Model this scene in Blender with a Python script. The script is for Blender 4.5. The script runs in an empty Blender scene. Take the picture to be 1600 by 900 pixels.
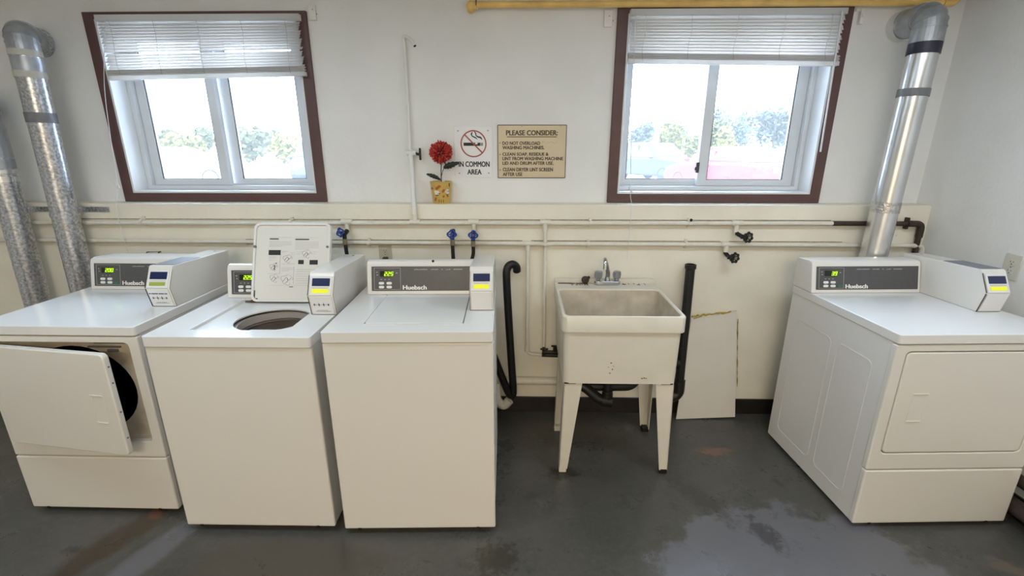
import bpy, bmesh, math, random
from mathutils import Vector, Matrix
random.seed(7)
R = math.radians
scene = bpy.context.scene
COL = scene.collection

# ------------------------------------------------------------------ camera
cam_d = bpy.data.cameras.new('camera'); cam = bpy.data.objects.new('camera', cam_d); COL.objects.link(cam)
cam.location = (0, 0, 1.60)
cam.rotation_euler = (R(90 - 16.62), 0, R(1.287))
cam_d.sensor_width = 36.0; cam_d.lens = 727.8 / 1600 * 36.0
cam_d.clip_start = 0.05; cam_d.clip_end = 300
scene.camera = cam

# ------------------------------------------------------------------ sky, sun, lamps, exposure
scene.view_settings.view_transform = 'Standard'
scene.view_settings.look = 'None'
scene.view_settings.gamma = 1.0
scene.view_settings.use_curve_mapping = False
scene.view_settings.exposure = 0.0
SKY_STRENGTH, SUN_STRENGTH, LAMP_POWER = 14.0, 6.0, 60.0
world = bpy.data.worlds.new('world'); scene.world = world; world.use_nodes = True
bg = world.node_tree.nodes['Background']
bg.inputs['Color'].default_value = (0.62, 0.78, 1.0, 1); bg.inputs['Strength'].default_value = SKY_STRENGTH
sun_d = bpy.data.lights.new('sun', 'SUN'); sun_d.energy = SUN_STRENGTH; sun_d.color = (1.0, 0.95, 0.86); sun_d.angle = R(1.0)
sun = bpy.data.objects.new('sun', sun_d); COL.objects.link(sun)
sun.rotation_euler = (R(48), 0, R(14)); sun.location = (0, -4, 9)
# one warm lamp far behind the camera, cool fills added to brighten walls
for nm, lx, ly, pw, lc in (('lamp_warm', -0.2, -1.9, 1.52, (1.0, 0.83, 0.59)), ('fill_light_middle', -0.3, 1.25, 0.03, (0.85, 0.93, 1.0)),
                           ('fill_light_right', 1.25, 1.25, 0.26, (0.76, 0.88, 1.0)), ('fill_light_left', -1.6, 1.1, 0.28, (0.70, 0.86, 1.0))):
    ld = bpy.data.lights.new(nm, 'AREA'); ld.shape = 'RECTANGLE'; ld.size = 1.25; ld.size_y = 0.30
    ld.energy = LAMP_POWER * pw; ld.color = lc
    lo = bpy.data.objects.new(nm, ld); COL.objects.link(lo); lo.location = (lx, ly, 2.42)

# ------------------------------------------------------------------ materials
def mat(name, color, rough=0.5, metal=0.0, spec=0.5, var=0.0, var_scale=8.0, bump=0.0, bump_scale=60.0,
        rough_var=0.0, emit=None, emit_strength=1.0, coat=0.0, specks=0.0, speck_scale=40.0, speck_col=(0.05, 0.04, 0.03)):
    m = bpy.data.materials.new(name); m.use_nodes = True
    nt = m.node_tree; b = nt.nodes['Principled BSDF']
    b.inputs['Base Color'].default_value = (*color, 1); b.inputs['Roughness'].default_value = rough
    b.inputs['Metallic'].default_value = metal; b.inputs['Specular IOR Level'].default_value = spec
    if coat: b.inputs['Coat Weight'].default_value = coat; b.inputs['Coat Roughness'].default_value = 0.08
    tc = nt.nodes.new('ShaderNodeTexCoord')
    out_col = None
    if var:
        n = nt.nodes.new('ShaderNodeTexNoise'); n.inputs['Scale'].default_value = var_scale; n.inputs['Detail'].default_value = 6
        nt.links.new(tc.outputs['Object'], n.inputs['Vector'])
        rm = nt.nodes.new('ShaderNodeValToRGB')
        rm.color_ramp.elements[0].position = 0.3; rm.color_ramp.elements[1].position = 0.7
        rm.color_ramp.elements[0].color = (*[max(0, c * (1 - var)) for c in color], 1)
        rm.color_ramp.elements[1].color = (*[min(1, c * (1 + var * 0.6)) for c in color], 1)
        nt.links.new(n.outputs['Fac'], rm.inputs['Fac']); out_col = rm.outputs['Color']
    if specks:
        v = nt.nodes.new('ShaderNodeTexVoronoi'); v.inputs['Scale'].default_value = speck_scale
        nt.links.new(tc.outputs['Object'], v.inputs['Vector'])
        n2 = nt.nodes.new('ShaderNodeTexNoise'); n2.inputs['Scale'].default_value = speck_scale * 0.13; n2.inputs['Detail'].default_value = 3
        nt.links.new(tc.outputs['Object'], n2.inputs['Vector'])
        m1 = nt.nodes.new('ShaderNodeMapRange'); m1.inputs['From Min'].default_value = 0.12; m1.inputs['From Max'].default_value = 0.06
        nt.links.new(v.outputs['Distance'], m1.inputs['Value'])
        m2 = nt.nodes.new('ShaderNodeMapRange'); m2.inputs['From Min'].default_value = 0.66; m2.inputs['From Max'].default_value = 0.72
        nt.links.new(n2.outputs['Fac'], m2.inputs['Value'])
        mu = nt.nodes.new('ShaderNodeMath'); mu.operation = 'MULTIPLY'
        nt.links.new(m1.outputs[0], mu.inputs[0]); nt.links.new(m2.outputs[0], mu.inputs[1])
        mu2 = nt.nodes.new('ShaderNodeMath'); mu2.operation = 'MULTIPLY'; mu2.inputs[1].default_value = specks
        nt.links.new(mu.outputs[0], mu2.inputs[0])
        mx = nt.nodes.new('ShaderNodeMix'); mx.data_type = 'RGBA'
        nt.links.new(mu2.outputs[0], mx.inputs['Factor'])
        if out_col: nt.links.new(out_col, mx.inputs[6])
        else: mx.inputs[6].default_value = (*color, 1)
        mx.inputs[7].default_value = (*speck_col, 1); out_col = mx.outputs[2]
    if out_col: nt.links.new(out_col, b.inputs['Base Color'])
    if rough_var:
        n3 = nt.nodes.new('ShaderNodeTexNoise'); n3.inputs['Scale'].default_value = 5; n3.inputs['Detail'].default_value = 8
        nt.links.new(tc.outputs['Object'], n3.inputs['Vector'])
        mr = nt.nodes.new('ShaderNodeMapRange'); mr.inputs['To Min'].default_value = max(0.02, rough - rough_var); mr.inputs['To Max'].default_value = min(1, rough + rough_var)
        nt.links.new(n3.outputs['Fac'], mr.inputs['Value']); nt.links.new(mr.outputs[0], b.inputs['Roughness'])
    if bump:
        n4 = nt.nodes.new('ShaderNodeTexNoise'); n4.inputs['Scale'].default_value = bump_scale; n4.inputs['Detail'].default_value = 4
        nt.links.new(tc.outputs['Object'], n4.inputs['Vector'])
        bp = nt.nodes.new('ShaderNodeBump'); bp.inputs['Strength'].default_value = bump; bp.inputs['Distance'].default_value = 0.004
        nt.links.new(n4.outputs['Fac'], bp.inputs['Height']); nt.links.new(bp.outputs[0], b.inputs['Normal'])
    if emit:
        b.inputs['Emission Color'].default_value = (*emit, 1); b.inputs['Emission Strength'].default_value = emit_strength
    return m

M = {}
M['wall'] = mat('cream wall paint', (0.86, 0.86, 0.845), 0.65, var=0.05, var_scale=3, bump=0.35, bump_scale=55)
M['lower'] = mat('cream foundation paint', (0.87, 0.825, 0.705), 0.5, var=0.07, var_scale=4, bump=0.25, bump_scale=40, specks=0.55, speck_scale=30, speck_col=(0.16, 0.11, 0.06))
M['pipe_paint'] = mat('cream pipe paint', (0.79, 0.755, 0.66), 0.4, var=0.08, var_scale=20, bump=0.2)
M['caulk'] = mat('dirty joint line', (0.36, 0.31, 0.235), 0.8, var=0.4, var_scale=60)
M['ceiling'] = mat('white ceiling paint', (0.75, 0.74, 0.70), 0.8)
M['base'] = mat('dark rubber baseboard', (0.018, 0.014, 0.012), 0.45, var=0.4, var_scale=12)
M['brown'] = mat('brown casing paint', (0.115, 0.058, 0.054), 0.45, var=0.12, var_scale=14, bump=0.2)
M['vinyl'] = mat('white window vinyl', (0.72, 0.75, 0.78), 0.35)
M['jamb'] = mat('white painted jamb', (0.78, 0.79, 0.80), 0.4)
M['gasket'] = mat('dark window gasket', (0.05, 0.05, 0.06), 0.5)
M['enamel'] = mat('white appliance enamel', (0.76, 0.735, 0.69), 0.22, spec=0.5, bump=0.06, bump_scale=240)
M['enamel_top'] = mat('white glossy worktop enamel', (0.78, 0.775, 0.76), 0.16, spec=0.5, bump=0.02, bump_scale=240)
M['enamel_dirty'] = mat('stained inner enamel', (0.66, 0.57, 0.45), 0.4, var=0.28, var_scale=9)
M['side_panel'] = mat('white side panel enamel', (0.76, 0.75, 0.73), 0.30, bump=0.08, bump_scale=120)
M['seam'] = mat('dark seam', (0.10, 0.085, 0.07), 0.7)
M['black'] = mat('black void', (0.006, 0.006, 0.006), 0.7)
M['panel'] = mat('charcoal control panel', (0.085, 0.083, 0.084), 0.4, var=0.08, var_scale=50)
M['panel_line'] = mat('grey panel line', (0.42, 0.42, 0.40), 0.4)
M['letter'] = mat('white lettering', (0.86, 0.85, 0.82), 0.5)
M['button'] = mat('white button', (0.78, 0.78, 0.76), 0.4)
M['green_button'] = mat('green start key', (0.03, 0.16, 0.09), 0.4)
M['led_off'] = mat('black display window', (0.01, 0.012, 0.006), 0.15)
M['led'] = mat('lit lime digits', (0.5, 0.9, 0.02), 0.4, emit=(0.55, 0.95, 0.02), emit_strength=0.95)
M['lcd'] = mat('lit lime reader display', (0.62, 0.62, 0.02), 0.3, emit=(0.80, 0.82, 0.02), emit_strength=0.45)
M['lcd_dim'] = mat('dim green reader display', (0.30, 0.36, 0.07), 0.3, emit=(0.30, 0.40, 0.05), emit_strength=0.15)
M['navy'] = mat('navy reader label', (0.012, 0.022, 0.085), 0.3)
M['navy_print'] = mat('navy print', (0.05, 0.05, 0.16), 0.5)
M['grey_print'] = mat('grey print', (0.20, 0.20, 0.20), 0.6)
M['light_print'] = mat('light grey print', (0.42, 0.42, 0.42), 0.6)
M['dark_print'] = mat('black print', (0.02, 0.02, 0.02), 0.6)
M['slate'] = mat('grey cover plate', (0.16, 0.17, 0.20), 0.35)
M['rust'] = mat('rust', (0.10, 0.042, 0.018), 0.8, var=0.4, var_scale=50)
M['tub'] = mat('grey enamel tub', (0.30, 0.28, 0.27), 0.35, var=0.15, var_scale=12)
M['tub_ring'] = mat('grey plastic tub ring', (0.46, 0.43, 0.41), 0.4)
M['galv'] = mat('galvanised duct', (0.58, 0.59, 0.62), 0.28, metal=0.85, var=0.5, var_scale=85, bump=0.15, bump_scale=18, specks=0.55, speck_scale=70, speck_col=(0.10, 0.10, 0.11))
M['alum'] = mat('bright aluminium duct', (0.74, 0.74, 0.74), 0.26, metal=0.9, var=0.08, var_scale=10, bump=0.12, bump_scale=14)
M['elbow'] = mat('dull galvanised elbow', (0.44, 0.46, 0.49), 0.40, metal=0.6, var=0.22, var_scale=16)
M['tape'] = mat('grey duct tape', (0.19, 0.19, 0.205), 0.45, var=0.15, var_scale=30)
M['tape_dark'] = mat('dark duct tape', (0.022, 0.022, 0.045), 0.45)
M['foil'] = mat('crumpled foil tape', (0.62, 0.61, 0.58), 0.25, metal=0.9, var=0.35, var_scale=60, bump=0.9, bump_scale=90)
M['tape_white'] = mat('pale masking tape', (0.55, 0.53, 0.48), 0.6)
M['yellow_paint'] = mat('yellow gas pipe paint', (0.90, 0.60, 0.20), 0.4, var=0.18, var_scale=9)
M['iron'] = mat('brown iron pipe', (0.045, 0.028, 0.022), 0.5, var=0.4, var_scale=30)
M['black_plastic'] = mat('black plastic pipe', (0.012, 0.012, 0.012), 0.42)
M['hose'] = mat('black rubber hose', (0.008, 0.008, 0.009), 0.45)
M['blue'] = mat('blue valve handle', (0.012, 0.05, 0.30), 0.35)
M['brass'] = mat('dull brass', (0.36, 0.30, 0.20), 0.35, metal=0.8)
M['dark_metal'] = mat('dark aged brass', (0.03, 0.028, 0.025), 0.45, metal=0.5, var=0.4, var_scale=60)
M['chrome'] = mat('chrome', (0.55, 0.56, 0.58), 0.12, metal=1.0)
M['acrylic'] = mat('clear acrylic knob', (0.36, 0.38, 0.42), 0.08, metal=0.55)
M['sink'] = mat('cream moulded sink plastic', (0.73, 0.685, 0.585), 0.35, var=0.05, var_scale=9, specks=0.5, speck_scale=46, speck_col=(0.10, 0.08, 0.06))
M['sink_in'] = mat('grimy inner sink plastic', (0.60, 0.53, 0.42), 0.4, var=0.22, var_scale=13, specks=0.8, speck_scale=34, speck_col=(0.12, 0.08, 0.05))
M['grime'] = mat('brown grime', (0.13, 0.085, 0.045), 0.8, var=0.5, var_scale=60)
M['plug'] = mat('dark brown rubber', (0.035, 0.012, 0.010), 0.5)
M['board'] = mat('pale grey hardboard', (0.74, 0.70, 0.63), 0.55, var=0.04, var_scale=6)
M['glue'] = mat('dried yellow adhesive', (0.42, 0.30, 0.035), 0.6, var=0.35, var_scale=60)
M['sign_white'] = mat('white sign plastic', (0.86, 0.86, 0.87), 0.35)
M['sign_tan'] = mat('tan sign plastic', (0.66, 0.55, 0.37), 0.3, var=0.04, var_scale=6)
M['sign_red'] = mat('sign red', (0.36, 0.05, 0.045), 0.4)
M['sign_edge'] = mat('dark brown sign edge', (0.07, 0.045, 0.03), 0.5)
M['pencil'] = mat('pencil grey', (0.27, 0.23, 0.17), 0.7)
M['plate'] = mat('ivory outlet plate', (0.66, 0.64, 0.56), 0.35)
M['plate_tan'] = mat('tan outlet plate', (0.50, 0.455, 0.35), 0.35)
M['petal'] = mat('red cloth petal', (0.60, 0.060, 0.045), 0.7, var=0.3, var_scale=40)
M['petal_core'] = mat('dark red flower heart', (0.10, 0.012, 0.02), 0.7)
M['leaf'] = mat('dark green cloth leaf', (0.022, 0.035, 0.025), 0.6)
M['stem'] = mat('dark stem', (0.03, 0.03, 0.02), 0.6)
M['pot'] = mat('yellow glazed pot', (0.66, 0.45, 0.115), 0.3, var=0.10, var_scale=20)
M['orange'] = mat('painted orange flower', (0.50, 0.13, 0.02), 0.4)
M['white_paint'] = mat('painted white flower', (0.80, 0.76, 0.65), 0.4)
M['wire'] = mat('dark wire', (0.06, 0.05, 0.04), 0.5)
M['cord'] = mat('white blind cord', (0.75, 0.75, 0.76), 0.6)
M['ladder'] = mat('grey ladder cord', (0.38, 0.39, 0.42), 0.7)

def mat_blind():
    m = bpy.data.materials.new('white blind slat'); m.use_nodes = True
    nt = m.node_tree; b = nt.nodes['Principled BSDF']
    b.inputs['Base Color'].default_value = (0.74, 0.75, 0.76, 1); b.inputs['Roughness'].default_value = 0.4
    t = nt.nodes.new('ShaderNodeBsdfTranslucent'); t.inputs['Color'].default_value = (0.93, 0.89, 0.85, 1)
    mx = nt.nodes.new('ShaderNodeMixShader'); mx.inputs[0].default_value = 0.58
    nt.links.new(b.outputs[0], mx.inputs[1]); nt.links.new(t.outputs[0], mx.inputs[2])
    nt.links.new(mx.outputs[0], nt.nodes['Material Output'].inputs['Surface'])
    return m
M['slat'] = mat_blind()

def mat_glass():
    # old window pane: clear, with white scatter mixed in as a painted glare veil
    m = bpy.data.materials.new('window glass with glare veil'); m.use_nodes = True
    nt = m.node_tree; nt.nodes.remove(nt.nodes['Principled BSDF'])
    tr = nt.nodes.new('ShaderNodeBsdfTransparent'); tr.inputs['Color'].default_value = (0.97, 0.98, 0.98, 1)
    tl = nt.nodes.new('ShaderNodeBsdfTranslucent'); tl.inputs['Color'].default_value = (0.95, 0.95, 0.93, 1)
    gl = nt.nodes.new('ShaderNodeBsdfGlossy'); gl.inputs['Roughness'].default_value = 0.02
    fr = nt.nodes.new('ShaderNodeFresnel'); fr.inputs['IOR'].default_value = 1.25
    m1 = nt.nodes.new('ShaderNodeMixShader'); m1.inputs[0].default_value = 0.05
    nt.links.new(tr.outputs[0], m1.inputs[1]); nt.links.new(tl.outputs[0], m1.inputs[2])
    m2 = nt.nodes.new('ShaderNodeMixShader'); nt.links.new(fr.outputs[0], m2.inputs[0])
    nt.links.new(m1.outputs[0], m2.inputs[1]); nt.links.new(gl.outputs[0], m2.inputs[2])
    nt.links.new(m2.outputs[0], nt.nodes['Material Output'].inputs['Surface'])
    return m
M['glass'] = mat_glass()

def mat_floor():
    m = bpy.data.materials.new('worn grey painted concrete'); m.use_nodes = True
    nt = m.node_tree; L = nt.links.new; b = nt.nodes['Principled BSDF']
    tc = nt.nodes.new('ShaderNodeTexCoord')
    def noise(s, d=6, rough=0.6, off=0):
        n = nt.nodes.new('ShaderNodeTexNoise'); n.inputs['Scale'].default_value = s; n.inputs['Detail'].default_value = d; n.inputs['Roughness'].default_value = rough
        mp = nt.nodes.new('ShaderNodeMapping'); mp.inputs['Location'].default_value = (off, off * .7, 0)
        L(tc.outputs['Object'], mp.inputs['Vector']); L(mp.outputs[0], n.inputs['Vector']); return n.outputs['Fac']
    def rng(sock, a, c, lo=0.0, hi=1.0):
        r = nt.nodes.new('ShaderNodeMapRange'); r.inputs['From Min'].default_value = a; r.inputs['From Max'].default_value = c
        r.inputs['To Min'].default_value = lo; r.inputs['To Max'].default_value = hi; L(sock, r.inputs['Value']); return r.outputs[0]
    def mix(f, a, c):
        x = nt.nodes.new('ShaderNodeMix'); x.data_type = 'RGBA'
        if isinstance(f, float): x.inputs['Factor'].default_value = f
        else: L(f, x.inputs['Factor'])
        for s, v in ((6, a), (7, c)):
            if isinstance(v, tuple): x.inputs[s].default_value = (*v, 1)
            else: L(v, x.inputs[s])
        return x.outputs[2]
    def math_(op, a, c):
        x = nt.nodes.new('ShaderNodeMath'); x.operation = op
        for i, v in enumerate((a, c)):
            if isinstance(v, (int, float)): x.inputs[i].default_value = v
            else: L(v, x.inputs[i])
        return x.outputs[0]
    sep = nt.nodes.new('ShaderNodeSeparateXYZ'); L(tc.outputs['Object'], sep.inputs[0])
    def spot(cx, cy, rx, ry, ang=0.0, wob=0.7, ns=9.0, soft=0.35):
        # stains and painted reflections, each of its own ragged outline
        dx = math_('SUBTRACT', sep.outputs[0], cx); dy = math_('SUBTRACT', sep.outputs[1], cy)
        ca, sa = math.cos(ang), math.sin(ang)
        u = math_('ADD', math_('MULTIPLY', dx, ca / rx), math_('MULTIPLY', dy, sa / rx))
        v = math_('ADD', math_('MULTIPLY', dx, -sa / ry), math_('MULTIPLY', dy, ca / ry))
        d = math_('SQRT', math_('ADD', math_('MULTIPLY', u, u), math_('MULTIPLY', v, v)), 0)
        d = math_('ADD', d, math_('MULTIPLY', math_('SUBTRACT', noise(ns, 8, 0.7, cx * 3 + cy), 0.5), wob * 2))
        return rng(d, 1.0, 1.0 - soft)
    base = mix(rng(noise(2.3, 8), 0.35, 0.68), (0.054, 0.057, 0.053), (0.086, 0.086, 0.078))
    base = mix(rng(noise(38, 4, 0.7, 3), 0.45, 0.75, 0, 0.45), base, (0.125, 0.12, 0.11))
    base = mix(rng(noise(5.5, 9, 0.72, 11), 0.60, 0.70, 0, 0.8), base, (0.030, 0.030, 0.027))
    base = mix(rng(noise(24, 6, 0.7, 21), 0.70, 0.74, 0, 0.9), base, (0.018, 0.018, 0.016))
    base = mix(rng(noise(150, 3, 0.8, 31), 0.62, 0.72, 0, 0.7), base, (0.030, 0.030, 0.028))
    base = mix(rng(noise(120, 3, 0.8, 41), 0.66, 0.74, 0, 0.6), base, (0.17, 0.165, 0.15))
    # window reflections painted in as bluish grey patches with a dry-paint edge, then stains
    for args, col, amt in (
            ((1.10, 1.42, 0.60, 0.40, 0.15, 0.55, 4.5, 0.10), (0.150, 0.153, 0.176), 0.85),
            ((-1.52, 1.50, 0.08, 0.32, -0.35, 0.3, 4, 0.4), (0.14, 0.143, 0.165), 0.8),
            ((1.07, 2.23, 0.12, 0.04, 0.1, 1.5, 26, 0.6), (0.20, 0.115, 0.085), 0.8),
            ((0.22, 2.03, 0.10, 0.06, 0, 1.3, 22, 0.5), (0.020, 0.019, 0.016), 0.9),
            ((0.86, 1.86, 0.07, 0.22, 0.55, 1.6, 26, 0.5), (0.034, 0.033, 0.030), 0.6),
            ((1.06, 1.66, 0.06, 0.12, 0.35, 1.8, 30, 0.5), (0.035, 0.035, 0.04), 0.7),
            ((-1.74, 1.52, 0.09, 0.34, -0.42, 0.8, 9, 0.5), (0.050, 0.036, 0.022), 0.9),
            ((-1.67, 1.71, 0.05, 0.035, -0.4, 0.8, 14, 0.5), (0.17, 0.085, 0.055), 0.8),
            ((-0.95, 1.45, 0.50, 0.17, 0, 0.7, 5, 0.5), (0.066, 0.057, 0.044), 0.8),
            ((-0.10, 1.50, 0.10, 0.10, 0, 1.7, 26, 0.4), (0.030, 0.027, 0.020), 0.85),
            ((1.95, 1.50, 0.10, 0.04, -0.6, 1.5, 24, 0.5), (0.15, 0.12, 0.09), 0.7),
            ((1.72, 2.1, 0.04, 0.02, 0, 1.0, 20, 0.5), (0.3, 0.29, 0.26), 0.7)):
        base = mix(math_('MULTIPLY', spot(*args), amt), base, col)
    L(base, b.inputs['Base Color'])
    L(rng(noise(4.2, 9, 0.7, 5), 0.3, 0.7, 0.20, 0.48), b.inputs['Roughness'])
    b.inputs['Specular IOR Level'].default_value = 0.6
    bp = nt.nodes.new('ShaderNodeBump'); bp.inputs['Strength'].default_value = 0.25; bp.inputs['Distance'].default_value = 0.004
    L(noise(17, 8, 0.65, 2), bp.inputs['Height']); L(bp.outputs[0], b.inputs['Normal'])
    return m
M['floor'] = mat_floor()
M['asphalt'] = mat('parking lot gravel', (0.34, 0.33, 0.31), 0.9, var=0.2, var_scale=3)
M['car_red'] = mat('red car paint', (0.26, 0.032, 0.042), 0.45, spec=0.2)
M['car_dark'] = mat('dark blue grey car paint', (0.055, 0.06, 0.075), 0.45, spec=0.2)
M['car_silver'] = mat('silver car paint', (0.42, 0.43, 0.45), 0.3, metal=0.3)
M['car_glass'] = mat('car window', (0.04, 0.05, 0.06), 0.08)
M['tyre'] = mat('tyre rubber', (0.02, 0.02, 0.02), 0.8)
M['rim'] = mat('wheel rim', (0.5, 0.5, 0.52), 0.3, metal=0.6)
M['tail'] = mat('red tail lamp', (0.35, 0.01, 0.01), 0.2)
M['headlamp'] = mat('clear head lamp', (0.6, 0.62, 0.65), 0.1)
M['post'] = mat('yellow post paint', (0.30, 0.19, 0.008), 0.5)
M['trunk'] = mat('tree bark', (0.10, 0.075, 0.055), 0.9)
M['fol_green'] = mat('green leaves', (0.078, 0.084, 0.026), 0.7, var=0.4, var_scale=2)
M['fol_blue'] = mat('blue green leaves', (0.046, 0.064, 0.056), 0.7, var=0.4, var_scale=2)
M['fol_yellow'] = mat('yellow leaves', (0.125, 0.118, 0.016), 0.7, var=0.3, var_scale=2)
M['fol_grey'] = mat('dusty purple leaves', (0.05, 0.042, 0.055), 0.7, var=0.3, var_scale=2)

# ------------------------------------------------------------------ mesh helpers
def smooth_path(pts, n=8):
    P = [Vector(p) for p in pts]; P = [2 * P[0] - P[1]] + P + [2 * P[-1] - P[-2]]; out = []
    for i in range(1, len(P) - 2):
        a, b, c, d = P[i - 1:i + 3]
        for k in range(n):
            t = k / n
            out.append(0.5 * ((2 * b) + (c - a) * t + (2 * a - 5 * b + 4 * c - d) * t * t + (3 * b - a - 3 * c + d) * t ** 3))
    out.append(P[-2]); return out
def bend(pts, r=0.03, n=5):
    """polyline with rounded corners"""
    P = [Vector(p) for p in pts]; out = [P[0]]
    for a, b, c in zip(P, P[1:], P[2:]):
        d1 = (a - b).normalized(); d2 = (c - b).normalized(); q = min(r, (a - b).length * .49, (c - b).length * .49)
        s, e = b + d1 * q, b + d2 * q
        for k in range(n + 1):
            t = k / n; out.append((1 - t) ** 2 * s + 2 * t * (1 - t) * b + t * t * e)
    out.append(P[-1]); return out
def rrect(x0, x1, y0, y1, r, n=5):
    pts = []
    for cx, cy, a0 in ((x1 - r, y0 + r, -90), (x1 - r, y1 - r, 0), (x0 + r, y1 - r, 90), (x0 + r, y0 + r, 180)):
        for k in range(n + 1):
            a = R(a0 + 90 * k / n); pts.append((cx + r * math.cos(a), cy + r * math.sin(a)))
    return pts

class MB:
    def __init__(s): s.bm = bmesh.new()
    def box(s, x0, x1, y0, y1, z0, z1, mx=None):
        vs = [s.bm.verts.new(Vector(p) if mx is None else mx @ Vector(p)) for p in
              ((x0, y0, z0), (x1, y0, z0), (x1, y1, z0), (x0, y1, z0), (x0, y0, z1), (x1, y0, z1), (x1, y1, z1), (x0, y1, z1))]
        for f in ((0, 3, 2, 1), (4, 5, 6, 7), (0, 1, 5, 4), (1, 2, 6, 5), (2, 3, 7, 6), (3, 0, 4, 7)): s.bm.faces.new([vs[i] for i in f])
        return s
    def tube(s, pts, r, n=12, cap=True, radii=None):
        P = [Vector(p) for p in pts]; rings = []; T0 = (P[1] - P[0]).normalized()
        N = T0.orthogonal().normalized()
        for i, p in enumerate(P):
            T = ((P[min(i + 1, len(P) - 1)] - P[max(i - 1, 0)])).normalized()
            N = (N - T * N.dot(T)).normalized(); B = T.cross(N); rr = radii[i] if radii else r
            rings.append([s.bm.verts.new(p + (N * math.cos(2 * math.pi * k / n) + B * math.sin(2 * math.pi * k / n)) * rr) for k in range(n)])
        for a, b in zip(rings, rings[1:]):
            for k in range(n): s.bm.faces.new((a[k], a[(k + 1) % n], b[(k + 1) % n], b[k]))
        if cap: s.bm.faces.new(rings[0][::-1]); s.bm.faces.new(rings[-1])
        return s
    def cyl(s, p0, p1, r, r1=None, n=20, cap=True): return s.tube([p0, p1], r, n, cap, [r, r if r1 is None else r1])
    def lathe(s, prof, n=32, origin=(0, 0, 0), mx=None, cap=True):
        """profile of (radius, height) around local z"""
        O = Vector(origin); rings = []
        for rr, z in prof:
            ring = []
            for k in range(n):
                p = Vector((rr * math.cos(2 * math.pi * k / n), rr * math.sin(2 * math.pi * k / n), z))
                ring.append(s.bm.verts.new(O + (mx @ p if mx else p)))
            rings.append(ring)
        for a, b in zip(rings, rings[1:]):
            for k in range(n): s.bm.faces.new((a[k], a[(k + 1) % n], b[(k + 1) % n], b[k]))
        if cap and prof[0][0] > 1e-5: s.bm.faces.new(rings[0][::-1])
        if cap and prof[-1][0] > 1e-5: s.bm.faces.new(rings[-1])
        return s
    def prism(s, pts, a, b, fn):
        """closed 2D outline swept from a to b; fn(p, q, t) -> 3D"""
        A = [s.bm.verts.new(fn(p[0], p[1], a)) for p in pts]; B = [s.bm.verts.new(fn(p[0], p[1], b)) for p in pts]; n = len(pts)
        s.bm.faces.new(A[::-1]); s.bm.faces.new(B)
        for k in range(n): s.bm.faces.new((A[k], A[(k + 1) % n], B[(k + 1) % n], B[k]))
        return s
    def plate(s, outer, holes, a, b, fn):
        """flat plate with holes, from depth a to depth b"""
        layers = []
        for t in (a, b):
            loops = [[s.bm.verts.new(fn(p[0], p[1], t)) for p in lp] for lp in [outer] + holes]; edges = []
            for lp in loops:
                for k in range(len(lp)): edges.append(s.bm.edges.new((lp[k], lp[(k + 1) % len(lp)])))
            bmesh.ops.triangle_fill(s.bm, use_beauty=True, use_dissolve=False, edges=edges); layers.append(loops)
        for l0, l1 in zip(*layers):
            n = len(l0)
            for k in range(n): s.bm.faces.new((l0[k], l0[(k + 1) % n], l1[(k + 1) % n], l1[k]))
        return s
    def ball(s, c, r, sc=(1, 1, 1), u=16, v=10):
        mx = Matrix.Translation(Vector(c)) @ Matrix.Diagonal((*[r * k for k in sc], 1))
        bmesh.ops.create_uvsphere(s.bm, u_segments=u, v_segments=v, radius=1, matrix=mx); return s
    def merge(s, me, mx):
        t = bmesh.new(); t.from_mesh(me); t.transform(mx); tmp = bpy.data.meshes.new('t'); t.to_mesh(tmp); t.free()
        s.bm.from_mesh(tmp); bpy.data.meshes.remove(tmp); return s

def tag(o, label=None, cat=None, group=None, kind=None):
    if label: o['label'] = label
    if cat: o['category'] = cat
    if group: o['group'] = group
    if kind: o['kind'] = kind
    return o
def build(name, mb, m, parent=None, bevel=0.0, seg=2, loc=None, rot=None, sharp=35, label=None, recentre=True):
    bm = mb.bm; bmesh.ops.recalc_face_normals(bm, faces=bm.faces)
    me = bpy.data.meshes.new(name); 
    shift = Vector((0, 0, 0))
    if parent is None and loc is None and recentre:
        xs = [v.co for v in bm.verts]
        lo = Vector([min(c[i] for c in xs) for i in range(3)]); hi = Vector([max(c[i] for c in xs) for i in range(3)])
        shift = Vector(((lo.x + hi.x) / 2, (lo.y + hi.y) / 2, lo.z)); bmesh.ops.translate(bm, verts=bm.verts, vec=-shift)
    bm.to_mesh(me); bm.free()
    for p in me.polygons: p.use_smooth = True
    me.set_sharp_from_angle(angle=R(sharp))
    me.materials.append(m)
    o = bpy.data.objects.new(name, me); COL.objects.link(o)
    if parent is not None: o.parent = parent
    o.location = loc if loc is not None else shift
    if rot: o.rotation_euler = rot
    if bevel:
        b = o.modifiers.new('bevel', 'BEVEL'); b.width = bevel; b.segments = seg; b.limit_method = 'ANGLE'; b.angle_limit = R(40)
        try: b.harden_normals = True
        except Exception: pass
    if label: o['label'] = label
    return o
def empty(name, loc=(0, 0, 0), rz=0.0, **kw):
    o = bpy.data.objects.new(name, None); COL.objects.link(o); o.location = loc; o.rotation_euler = (0, 0, rz); o.empty_display_size = 0.1
    return tag(o, **kw)
def text_mesh(s, bold=0.0, align='LEFT', spacing=1.0):
    c = bpy.data.curves.new('txt', 'FONT'); c.body = s; c.size = 1; c.offset = bold; c.align_x = align; c.space_character = spacing; c.extrude = 0.02; c.resolution_u = 3
    o = bpy.data.objects.new('txt', c); COL.objects.link(o)
    dg = bpy.context.evaluated_depsgraph_get(); dg.update()
    me = bpy.data.meshes.new_from_object(o.evaluated_get(dg)); bpy.data.objects.remove(o); bpy.data.curves.remove(c); return me
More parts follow.
